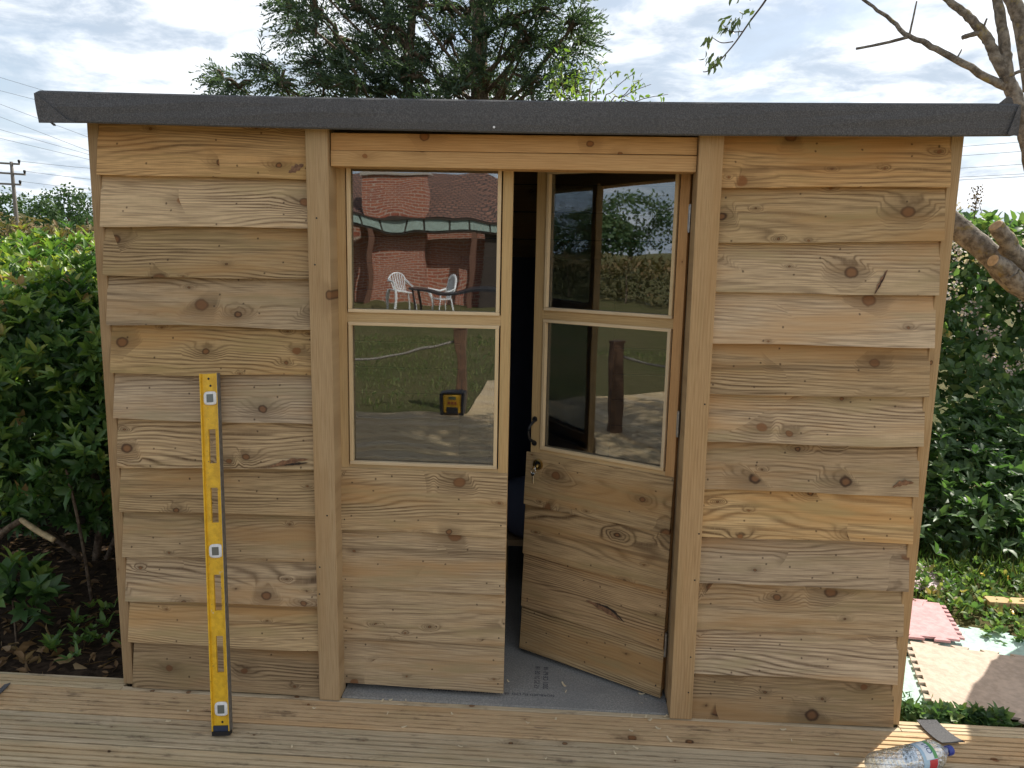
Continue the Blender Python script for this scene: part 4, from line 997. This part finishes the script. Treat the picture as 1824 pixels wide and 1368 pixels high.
# light green sapling at the right edge of the conifer
sp = empty('leafy_sapling', (onY(1070, 170, 4.6)[0], 4.6, GZ), 'light green sapling with wispy shoots right of the conifer', 'sapling')
S = []; bx0 = sp.location[0]
for (xa, ya, xb, yb) in ((1010,210,1005,95),(1030,210,1035,112),(1050,210,1075,105),(1060,210,1100,125),(1070,220,1130,130),(1080,220,1160,150),(1090,220,1190,168),(1040,210,1020,140),(1100,220,1145,140),(1020,220,985,135)):
    a = onY(xa, ya, 4.6+random.uniform(-.2, .2)); b = onY(xb, yb, 4.6+random.uniform(-.3, .3)); m_ = (a+b)/2+V(-.04, 0, .06)
    p_, r_ = smooth_path([V(bx0, 4.6, .8), a, m_, b], [.012, .007, .004, .002], 5); limb('stem', [V(bx0, 4.6, GZ+.0), V(bx0, 4.6, .8), a, m_, b], [.018, .012, .006, .004, .002], M_BARK, sp, 5, 0, 4)
    k = 34 if xb < 1090 else 17
    for i in range(k):
        t_ = random.uniform(.15, 1); q = a*(1-t_)+b*t_+(m_-(a+b)/2)*4*t_*(1-t_)+rng.normal(0, .035 if xb < 1090 else .02, 3); S.append(q)
S = np.array(S); n_ = len(S); dd = rdn(n_)+V(.2, 0, -.5)
leaves('foliage', S, dd, rdn(n_)+V(0, -.3, .6), rng.uniform(.04, .075, n_), rng.uniform(.016, .028, n_), rng.uniform(.1, 1, n_), M_LIGHTL, sp)

# --- lopped bare tree at the right
bt = empty('bare_tree', (2.74, 1.02, GZ), 'lopped leafless tree with lichened bark rising at the right edge', 'tree')
YT = 0.6
Q = lambda x, y, Y=YT: tuple(onY(x, y, Y))
t0 = V(*Q(1815, 215)); 
limb('trunk', [(2.74, 1.02, GZ), (2.65, 1.0, .4), (2.51, .92, .9), (2.46, .72, 1.35), Q(1872, 340), Q(1832, 240), Q(1808, 175), Q(1794, 140)], [.155, .145, .13, .09, .05, .034, .027, .024], M_BARKL, bt, 12, .10, 6)
limb('branch', [Q(1800, 158), Q(1770, 145), Q(1700, 105), Q(1650, 78), Q(1618, 64), Q(1580, 30), Q(1539, 0), Q(1490, -45)], [0.0179, 0.0150, 0.0120, 0.0105, 0.0090, 0.0067, 0.0053, 0.0030], M_BARKL, bt, 9, .10, 5, .0015)
limb('branch', [Q(1618, 66), Q(1575, 77), Q(1525, 87)], [0.0067, 0.0054, 0.0047], M_BARKL, bt, 7)
limb('branch', [Q(1620, 62), Q(1627, 30), Q(1633, 2)], [0.0041, 0.0034, 0.0026], M_BARKL, bt, 6)
limb('branch', [Q(1704, 104), Q(1709, 96), Q(1713, 88)], [0.0037, 0.0026, 0.0022], M_BARKL, bt, 6)
limb('branch', [Q(1796, 145), Q(1779, 112), Q(1764, 82), Q(1748, 55), Q(1720, 25), Q(1688, 0), Q(1640, -40)], [0.0240, 0.0209, 0.0187, 0.0179, 0.0150, 0.0120, 0.0075], M_BARKL, bt, 9, .10, 5, .0015)
limb('branch', [Q(1748, 58), Q(1730, 62), Q(1714, 67)], [0.0105, 0.0090, 0.0082], M_BARKL, bt, 7); limb('branch', [Q(1749, 55), Q(1758, 33)], [0.0053, 0.0030], M_BARKL, bt, 6)
limb('branch', [Q(1793, 138), Q(1791, 100), Q(1786, 50), Q(1775, 0), Q(1762, -60)], [0.0247, 0.0209, 0.0187, 0.0165, 0.0112], M_BARKL, bt, 9, .10, 5, .0015)
limb('branch', [Q(1840, 160, .9), Q(1824, 60, .9), Q(1812, 22, .9), Q(1795, -15, .9), Q(1760, -80, .9)], [0.0374, 0.0314, 0.0284, 0.0269, 0.0224], M_BARKL, bt, 9, .10)
limb('branch', [Q(1796, 150), Q(1806, 132), Q(1826, 124)], [0.0090, 0.0067, 0.0059], M_BARKL, bt, 7)
def cut_limb(pts, r, cap=True):
    limb('limb', pts, r, M_BARKL, bt, 12, .09, 6)
    if cap:
        a, b = V(*pts[0]), V(*pts[1]); d = (a-b)/np.linalg.norm(a-b); v, f = disc_vf(a+d*.001, d, r[0]*.93, .002, 16); obj('sawn_end', v, f, M_CUT, bt)
cut_limb([Q(1664, 372, .80), Q(1705, 404, .75), Q(1765, 455, .68), Q(1830, 515, .66), (2.56, .78, 1.22)], [.043, .045, .044, .048, .06])
cut_limb([Q(1774, 402, .52), Q(1795, 430, .54), Q(1824, 464, .58), (2.54, .74, 1.30)], [.027, .031, .036, .05])
cut_limb([Q(1769, 464, .50), Q(1795, 480, .53), Q(1824, 512, .57), (2.60, .84, 1.12)], [.024, .031, .04, .055])
# --- cherry tree: only a hanging twig is in the picture, its crown dapples the deck
ch = empty('cherry_tree', (4.3, 1.3, GZ), 'overhanging cherry tree whose single leafy twig dangles above the roof', 'tree')
limb('trunk', [(4.3, 1.3, GZ), (4.2, 1.3, 1.8), (3.7, 1.3, 3.2), (3.0, 1.3, 4.6)], [.14, .12, .09, .05], M_BARK, ch)
tw = [V(3.3, 1.35, 3.9), V(2.4, 1.5, 3.55), V(*Q(1400, -60, 1.6)), V(*Q(1364, 0, 1.6)), V(*Q(1336, 38, 1.6)), V(*Q(1308, 78, 1.6)), V(*Q(1280, 110, 1.6)), V(*Q(1262, 126, 1.6)), V(*Q(1252, 128, 1.6))]
limb('twig', tw, [.03, .016, .008, .0055, .0045, .004, .0035, .003, .002], M_BARK, ch, 6, 0, 5)
limb('twig', [Q(1322, 56, 1.6), Q(1300, 56, 1.6), Q(1288, 44, 1.6)], [.003, .0025, .0015], M_BARK, ch, 5); limb('twig', [Q(1306, 74, 1.6), Q(1285, 76, 1.6), Q(1268, 66, 1.6)], [.003, .0025, .0015], M_BARK, ch, 5)
S = []
for bx, by, rx, ry, k in ((1318, 35, 18, 12, 26), (1294, 50, 9, 12, 12), (1264, 68, 7, 8, 9), (1273, 104, 13, 14, 28), (1338, 15, 8, 8, 3), (1310, -20, 20, 15, 12)):
    for i in range(k): S.append(onY(bx+rng.normal(0, rx*.6), by+rng.normal(0, ry*.5), 1.6+rng.normal(0, .04)))
bl = [((2.9, 1.2, 4.8), (1.1, 1.0, .9)), ((3.7, 1.6, 5.2), (.9, .9, .8)), ((2.2, .8, 4.9), (.8, .8, .7)), ((3.4, .5, 4.7), (.8, .8, .7)), ((2.8, 2.0, 5.3), (.8, .7, .7)), ((1.7, .1, 5.0), (.8, .7, .6)), ((2.4, -.4, 5.2), (.8, .7, .6)), ((3.0, .3, 5.9), (.9, .9, .6)), ((1.4, -.9, 4.9), (.7, .6, .5)), ((2.2, 1.0, 5.9), (.8, .8, .6)), ((1.2, .6, 4.9), (.6, .6, .5)), ((.7, 1.6, 5.0), (.9, .8, .6)), ((0, 1.0, 5.2), (.9, .8, .6)), ((-.5, 1.8, 5.5), (.9, .7, .6))]
Pp, Nn = shell(bl, 18000, .5, 1.05, -.9); S = np.array(S); m_ = len(S)
S = np.concatenate([S, Pp]); n_ = len(S)
leaves('foliage', S, rng.normal(0, .4, (n_, 3))+V(-.25, 0, -.9), rdn(n_), np.where(np.arange(n_) < m_, rng.uniform(.032, .052, n_), .12), np.where(np.arange(n_) < m_, rng.uniform(.012, .019, n_), .06), rng.uniform(.1, 1, n_), M_CHERRY, ch)
for a, b, c in [((2.6, 1.2, 4.7), (1.5, 1.4, 4.9), (.3, 1.3, 5.1)), ((1.2, 1.4, 4.95), (.4, 1.6, 5.2), (-.5, 1.8, 5.5)), ((2.7, 1.1, 4.7), (2.2, .6, 4.8), (1.5, -.6, 4.9)), ((3.4, .6, 4.7), (2.9, 0, 5.0), (2.4, -.4, 5.2)), ((3.9, 1.3, 2.8), (3.5, 1.4, 3.8), (3.0, 1.2, 4.6)), ((3.7, 1.3, 3.2), (3.8, 1.5, 4.2), (3.7, 1.6, 5.0)), ((3.2, 1.3, 4.3), (2.7, 1.1, 4.7), (2.2, .8, 4.9)), ((3.6, 1.3, 3.3), (3.5, .9, 4.1), (3.4, .5, 4.7)), ((3.2, 1.3, 4.3), (3.0, 1.7, 4.9), (2.8, 2.0, 5.3))]:
    limb('branch', [a, b, c], [.05, .035, .015], M_BARK, ch, 6)

# --- bramble hedge and undergrowth on the right
hb = empty('bramble_hedge', (4.2, 3.2, GZ), 'tall tangled bramble hedge in pale flower behind the mats on the right', 'hedge')
def face(n, zlo=0, zhi=1):
    """points on the leaning front of the hedge"""
    X = rng.uniform(1.3, 6.2, n); t_ = rng.uniform(zlo, zhi, n)**.85
    H = 1.93+.07*np.sin(X*3.1)+.05*np.sin(X*7.7)
    yy = 2.55+.75*t_+.12*np.sin(X*5+t_*6)+.10*np.sin(X*2.3-t_*9)+rng.normal(0, .10, n)+.10*(X-2)
    return np.stack([X, yy, GZ+H*t_], 1), t_
Pp, t_ = face(6200); n_ = len(Pp)
Nn = V(0, -.8, .6)+rng.normal(0, .35, (n_, 3))
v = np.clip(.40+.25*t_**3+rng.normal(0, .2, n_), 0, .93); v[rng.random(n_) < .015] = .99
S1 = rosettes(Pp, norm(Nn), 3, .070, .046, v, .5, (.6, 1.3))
Pt = np.stack([rng.uniform(1.3, 6.2, 1500), rng.uniform(3.3, 4.6, 1500), 1.80+rng.normal(0, .05, 1500)], 1); S2 = rosettes(Pt, np.tile(V(0, 0, 1), (1500, 1)), 3, .07, .046, np.clip(rng.normal(.62, .18, 1500), 0, .95))  # top clusters get paler leaves, sunlit tips painted into their colour
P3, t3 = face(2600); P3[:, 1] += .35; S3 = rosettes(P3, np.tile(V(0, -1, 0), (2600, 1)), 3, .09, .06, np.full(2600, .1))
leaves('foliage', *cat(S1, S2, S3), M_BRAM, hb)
Pb, tb = face(240, .45, 1.0); Pb[:, 1] -= .19
pos = np.repeat(Pb, 22, 0)+rng.normal(0, .026, (240*22, 3)); m_ = len(pos)
leaves('blossom', pos, rdn(m_), rdn(m_)+V(0, -.6, .5), rng.uniform(.018, .030, m_), rng.uniform(.014, .024, m_), rng.uniform(0, 1, m_), M_BLOSSOM, hb, 'quad')
for i in range(26):
    X = random.uniform(1.7, 5.5); z1 = random.uniform(1.9, 2.2); y_ = random.uniform(3.2, 4.0)
    limb('shoot', [(X, y_, 1.2), (X+random.uniform(-.08, .08), y_, 1.6), (X+random.uniform(-.15, .15), y_, z1)], [.006, .004, .0015], M_BROWNL if i % 2 else M_BARK, hb, 5, 0, 4)
dk = empty('dock_spike', (onY(1739, 360, 3.4)[0], 3.4, GZ), 'single brown seed spike standing up above the bramble hedge', 'weed')
c = dk.location; limb('stem', [(c[0], 3.4, GZ), (c[0], 3.4, 1.6), (c[0], 3.4, 2.10)], [.006, .005, .002], M_BARK, dk, 5)
pos = np.stack([np.full(120, c[0]), np.full(120, 3.4), rng.uniform(1.90, 2.10, 120)], 1)+rng.normal(0, 1, (120, 3))*V(.02, .02, .004); tag(leaves('seed_head', pos, rdn(120)+V(0, 0, .5), rdn(120), np.full(120, .02), np.full(120, .012), rng.uniform(0, .4, 120), M_DEAD, dk, 'quad'), kind='stuff')
# nettles and ground cover (uncountable)
n_ = 2300; X = rng.uniform(1.5, 5.2, n_); Y_ = 1.55+1.15*rng.beta(2.0, 1.2, n_); hgt = np.clip((Y_-1.5)*.50+rng.normal(0, .09, n_), .02, .75)
S = rosettes(np.stack([X, Y_, GZ+hgt], 1), np.tile(V(0, -.3, 1), (n_, 1)), 5, .075, .036, np.clip(rng.normal(.33, .16, n_), 0, .92), .4, (.7, 1.4))
tag(leaves('undergrowth', *S, M_BRAM), 'dark nettles and weeds at the foot of the bramble hedge', None, kind='stuff')
n_ = 15000; X = rng.uniform(1.40, 4.6, n_); Y_ = rng.uniform(.04, 2.4, n_)
u_ = np.stack([X, Y_], 1); inm = (X < 2.22) & (Y_ < 1.0) & (X > 1.53) & (rng.random(n_) < .985); inm |= (X < 2.12) & (Y_ > 1.28) & (Y_ < 1.66)&(rng.random(n_) < .97)
keep = ~inm & ~((Y_ < .05)); X, Y_ = X[keep], Y_[keep]; n_ = len(X)
gl_ = rng.uniform(.05, .13, n_)*np.where(Y_ < 1.3, .62, 1)
tag(leaves('grass', np.stack([X, Y_, np.full(n_, GZ)], 1), rng.normal(0, .5, (n_, 3))+V(0, 0, 1.0), rdn(n_), gl_, np.full(n_, .0065), np.clip(rng.normal(.5, .25, n_), 0, 1), M_GRASS, tmpl='quad'), 'tufty grass around the foam mats', None, kind='stuff')
n_ = 700; X = rng.uniform(1.95, 3.2, n_); Y_ = rng.uniform(.72, 1.6, n_)
k_ = ~((X < 2.06) & (Y_ < 1.0)); X, Y_ = X[k_], Y_[k_]; n_ = len(X)
S = rosettes(np.stack([X, Y_, GZ+rng.uniform(.01, .06, n_)], 1), np.tile(V(0, 0, 1), (n_, 1)), 4, .034, .024, np.clip(rng.normal(.6, .2, n_), 0, .95))
n_ = 110; X = rng.uniform(1.41, 1.78, n_); Y_ = .05+rng.uniform(0, .07, n_)
S2 = rosettes(np.stack([X, Y_, GZ+rng.uniform(.02, .07, n_)], 1), np.tile(V(0, -.2, 1), (n_, 1)), 5, .035, .025, np.clip(rng.normal(.4, .2, n_), 0, .95))
tag(leaves('clover_patch', *cat(S, S2), M_BRAM), 'low broad leaved weeds creeping round the mats', None, kind='stuff')
for i, (x_, y_) in enumerate(((1685, 1042), (1703, 1079))):
    c = onZ(x_, y_+14, GZ); p0 = c+V(0, 0, .02+.01*i); 
    e = leaves('fallen_leaf', np.array([p0]), np.array([[.2, .1, .9]]), np.array([[-.2, -1, .3]]), [.055], [.042], [.8], M_LIGHTL)
    tag(e, ['pale green round leaf standing upright beside the shed corner', 'yellowish leaf lying above the pink mat corner'][i], 'leaf')
n_ = 9; tt = rng.uniform(0, 6.28, n_*8)
fc = [onZ(*p, GZ+.05) for p in ((1750, 1022), (1796, 1030), (1800, 1088), (1770, 1050))]
pos = np.concatenate([np.tile(V(*c), (6, 1))+rng.normal(0, .004, (6, 3)) for c in fc]); m_ = len(pos)
tag(leaves('buttercups', pos, rdn(m_)*V(1, 1, .3), np.tile(V(0, 0, 1), (m_, 1))+rdn(m_)*.3, np.full(m_, .013), np.full(m_, .011), np.ones(m_), leaf_mat('buttercup', [(0, (.8, .5, .02)), (1, (.85, .55, .02))], .2)), 'tiny yellow flowers dotted in the grass', None, kind='stuff')

# ================================================================== BEHIND THE CAMERA (seen in the panes)
def brick_mat():
    m, t, p = newmat('red_brick'); b = t.node('ShaderNodeTexBrick'); co = t.node('ShaderNodeTexCoord').outputs['Object']
    x_, y_, z_ = t.sep(co); t.l.new(t.comb(t.m('ADD', x_, y_), z_, 0.0), b.inputs['Vector'])
    b.inputs['Scale'].default_value = 1.0; b.inputs['Brick Width'].default_value = .225; b.inputs['Row Height'].default_value = .075; b.inputs['Mortar Size'].default_value = .010
    b.inputs['Color1'].default_value = (.40, .125, .065, 1); b.inputs['Color2'].default_value = (.30, .085, .05, 1); b.inputs['Mortar'].default_value = (.45, .36, .28, 1)
    t.l.new(b.outputs[0], p.inputs['Base Color']); p.inputs['Roughness'].default_value = .9; return m
def tile_mat():
    m, t, p = newmat('roof_tile'); b = t.node('ShaderNodeTexBrick'); co = t.node('ShaderNodeTexCoord').outputs['Object']
    x_, y_, z_ = t.sep(co); t.l.new(t.comb(x_, y_, 0.0), b.inputs['Vector'])
    b.inputs['Scale'].default_value = 1.0; b.inputs['Brick Width'].default_value = .17; b.inputs['Row Height'].default_value = .13; b.inputs['Mortar Size'].default_value = .02
    b.inputs['Color1'].default_value = (.17, .085, .06, 1); b.inputs['Color2'].default_value = (.24, .115, .075, 1); b.inputs['Mortar'].default_value = (.04, .03, .025, 1)
    t.l.new(b.outputs[0], p.inputs['Base Color']); p.inputs['Roughness'].default_value = .85; return m
M_BRICK = brick_mat(); M_TILE = tile_mat(); M_DKTIM = simple('dark_timber', (.05, .035, .025), .7, noise=.3); M_SAGE = simple('sage_panel', (.34, .42, .36), .6, noise=.12, nscale=6)
hs_ = empty('brick_house', (-4, -24, GZ), 'red brick bungalow with tiled roof mirrored in the closed door pane', 'house')
obj('wall', *box_vf((-11, -26.0, GZ), (2.5, -20.95, 2.455)), M_BRICK, hs_)
obj('chimney_breast', *box_vf((-5.5, -20.949, GZ), (-3.75, -20.55, 3.62)), M_BRICK, hs_)
obj('chimney_cap', *box_vf((-5.56, -21.25, 3.621), (-3.69, -20.49, 3.70)), simple('render_cap', (.42, .36, .30), .8), hs_)
rv = [(-11.6, -20.6, 2.46), (3.1, -20.6, 2.46), (3.1, -26.6, 2.46), (-11.6, -26.6, 2.46), (-8.6, -23.6, 3.95), (-2.4, -23.6, 3.95)]
obj('roof', rv, [(0, 1, 5, 4), (1, 2, 5), (2, 3, 4, 5), (3, 0, 4), (3, 2, 1, 0)], M_TILE, hs_)
vr = empty('veranda', (-3.6, -19.6, GZ), 'pale green fronted veranda along the brick bungalow seen mirrored', 'veranda')
for i in range(12):
    x0 = -7.4+i*.62; obj('fascia_panel', *box_vf((x0, -20.16, 2.07), (x0+.56, -20.13, 2.36)), M_SAGE, vr)
obj('canopy', *box_vf((-7.5, -20.5, 2.365), (.1, -20.08, 2.42)), M_DKTIM, vr)
obj('beam', *box_vf((-7.5, -20.24, 2.00), (.1, -20.165, 2.36)), M_DKTIM, vr)
for x_ in (-7.3, -5.35, -2.35, -.1): obj('post', *box_vf((x_-.07, -20.28, GZ), (x_+.07, -20.14, 1.999)), simple('brown_post', (.16, .075, .045), .7), vr)
obj('veranda_shade_panel', *box_vf((-2.1, -20.54, GZ), (.1, -20.4, 2.3)), M_DKTIM, vr)  # dark panel standing in for the shade inside the veranda
# plastic garden chairs
M_WCH = simple('white_resin', (.80, .80, .78), .35)
def chair(loc, rz, label, scale=1.0):
    e = empty('garden_chair', loc, label, 'chair', 'white resin garden chairs'); lo = V(*loc)
    ca, sa = math.cos(rz), math.sin(rz)
    def W_(p): return lo+V(p[0]*ca-p[1]*sa, p[0]*sa+p[1]*ca, p[2])
    def part(nm, vf): obj(nm, [W_(p) for p in vf[0]], vf[1], M_WCH, e)
    part('seat', box_vf((-.24, -.23, .40), (.24, .24, .43)))
    for sx in (-1, 1):
        part('arm', tube_vf([V(sx*.27, -.24, .62), V(sx*.29, .05, .64), V(sx*.25, .27, .70)], [.025, .025, .02], 6))
        part('leg', tube_vf([V(sx*.27, -.26, .0), V(sx*.26, -.22, .62)], [.022, .026], 6)); part('leg', tube_vf([V(sx*.27, .30, .0), V(sx*.23, .22, .42)], [.022, .026], 6))
    pts = [V(.25*math.cos(a), .27+.05*math.sin(a), .62+.26*math.sin(a)) for a in np.linspace(math.pi, 0, 11)]
    part('back_rim', tube_vf(pts, .022, 6))
    for i in range(-3, 4): part('back_slat', tube_vf([V(i*.045, .235, .43), V(i*.068, .27+.05*math.sqrt(max(0, 1-(i*.27)**2)), .62+.25*math.sqrt(max(0, 1-(i*.27)**2)))], .014, 5))
chair((-4.05, -18.3, GZ), math.radians(150), 'white resin armchair with fan back mirrored left of the pair')
chair((-2.95, -18.0, GZ), math.radians(235), 'white resin armchair turned sideways mirrored right of the pair')
M_DKTAB = simple('dark_table_top', (.03, .03, .035), .3)
tb_ = tag(obj('garden_table', *box_vf((-3.4, -16.9, .58), (-1.2, -15.9, .63)), M_DKTAB), 'long dark garden table mirrored below the white chairs', 'table')
for x_ in (-3.3, -1.3):
    for y_ in (-16.8, -16.0): v, f = tube_vf([(x_, y_, GZ), (x_, y_, .58)], .03, 6); obj('leg', v, f, M_DKTAB, tb_)
# deck posts, rope and radio
M_POSTB = simple('stained_post', (.14, .075, .04), .7, noise=.3, nscale=12); M_ROPE = simple('rope', (.26, .23, .19), .9, noise=.3, nscale=90, bump=.8)
posts = [(-3.05, -2.2), (-3.05, -5.12), (-.80, -5.14)]
plab = ['rope fence post mirrored in the open door pane', 'rope fence post at the far deck corner', 'rope fence post standing behind the site radio']
for (x_, y_), lb in zip(posts, plab):
    e = tag(obj('rope_post', *box_vf((x_-.05, y_-.05, GZ), (x_+.05, y_+.05, .80)), M_POSTB, bevel=.006), lb, 'post')
    obj('post_cap', *box_vf((x_-.056, y_-.056, .8005), (x_+.056, y_+.056, .82)), M_POSTB, e)
for i in range(2):
    a = V(*posts[i], .68); b = V(*posts[i+1], .68); d = (b-a)/np.linalg.norm(b-a); a = a+d*.05; b = b-d*.05
    pts = [a*(1-t)+b*t-V(0, 0, .22*4*t*(1-t)) for t in np.linspace(0, 1, 20)]; v, f = tube_vf(pts, .014, 6)
    tag(obj('rope', v, f, M_ROPE, smooth=True), ['sagging rope along the left side of the deck', 'sagging rope along the back edge of the deck'][i], 'rope')
rd = empty('site_radio', (-.84, -4.80, .003), 'yellow and black site radio standing at the edge of the deck', 'radio'); r0 = V(-.84, -4.80, .003)
def rb(lo, hi, nm, m_, bv=.0): obj(nm, [r0+V(*p) for p in box_vf(lo, hi)[0]], box_vf(lo, hi)[1], m_, rd, bevel=bv)
M_RY = simple('radio_yellow', (.70, .38, .02), .5); M_RB = simple('radio_black', (.02, .02, .022), .6)
rb((-.095, -.07, .02), (.095, .07, .195), 'case', M_RY, .015)
for sx in (-1, 1): rb((sx*.107-.014, -.085, .0), (sx*.107+.014, .085, .215), 'bumper', M_RB, .008)
rb((-.092, -.08, .2), (.092, .08, .222), 'handle', M_RB, .006); rb((-.06, .0702, .02), (.06, .084, .09), 'speaker', M_RB, .004); rb((-.04, .0702, .15), (.04, .076, .175), 'display', simple('lcd', (.08, .11, .07), .3))
for i in range(3): rb((-.045+i*.035, .0702, .115), (-.025+i*.035, .082, .135), 'knob', simple('knob_red', (.3, .05, .03), .5))
v, f = tube_vf([r0+V(.08, 0, .222), r0+V(.085, -.01, .34)], .003, 5); obj('aerial', v, f, M_RB, rd)
# hedge and trees mirrored in the open door
hedge('garden_hedge', -26, -9.5, -13.5, 1.6, 1.25, 5200, .16, 'garden hedge mirrored across the open door pane', M_BROWNL)
for i, (x_, y_, h_, r_) in enumerate([(-46, -33, 5.9, 5.0), (-39, -37, 5.2, 4.2), (-52, -27, 5.4, 4.5), (-37, -24, 3.9, 3.0), (-60, -30, 6.8, 6), (-44, -48, 5.5, 5), (-30, -44, 5.5, 5)]):
    far_tree('garden_tree', 0, 0, y_, 0, ['broad dark tree at the middle of the open door reflection', 'dark tree right of centre in the open door reflection', 'rounded tree at the left of the open door reflection', 'lower bushy tree above the mirrored hedge', 'tallest hazy tree behind the others in the reflection', 'tree far off beyond the lawn to the left of the house', 'tree beside the lawn nearest the brick house'][i], 'trees across the lawn', X=x_, H=h_, Rr=r_, n=4200, leaf=.26)
# lawn tufts close behind the deck
n_ = 9000; X = rng.uniform(-8, -.75, n_); Y_ = rng.uniform(-12, -5.25, n_)
tag(leaves('lawn_grass', np.stack([X, Y_, np.full(n_, GZ)], 1), rng.normal(0, .5, (n_, 3))+V(0, 0, 1), rdn(n_), rng.uniform(.04, .09, n_), np.full(n_, .012), np.clip(rng.normal(.82, .2, n_), 0, 1), M_GRASS, tmpl='quad'), 'short lawn grass behind the deck', None, kind='stuff')
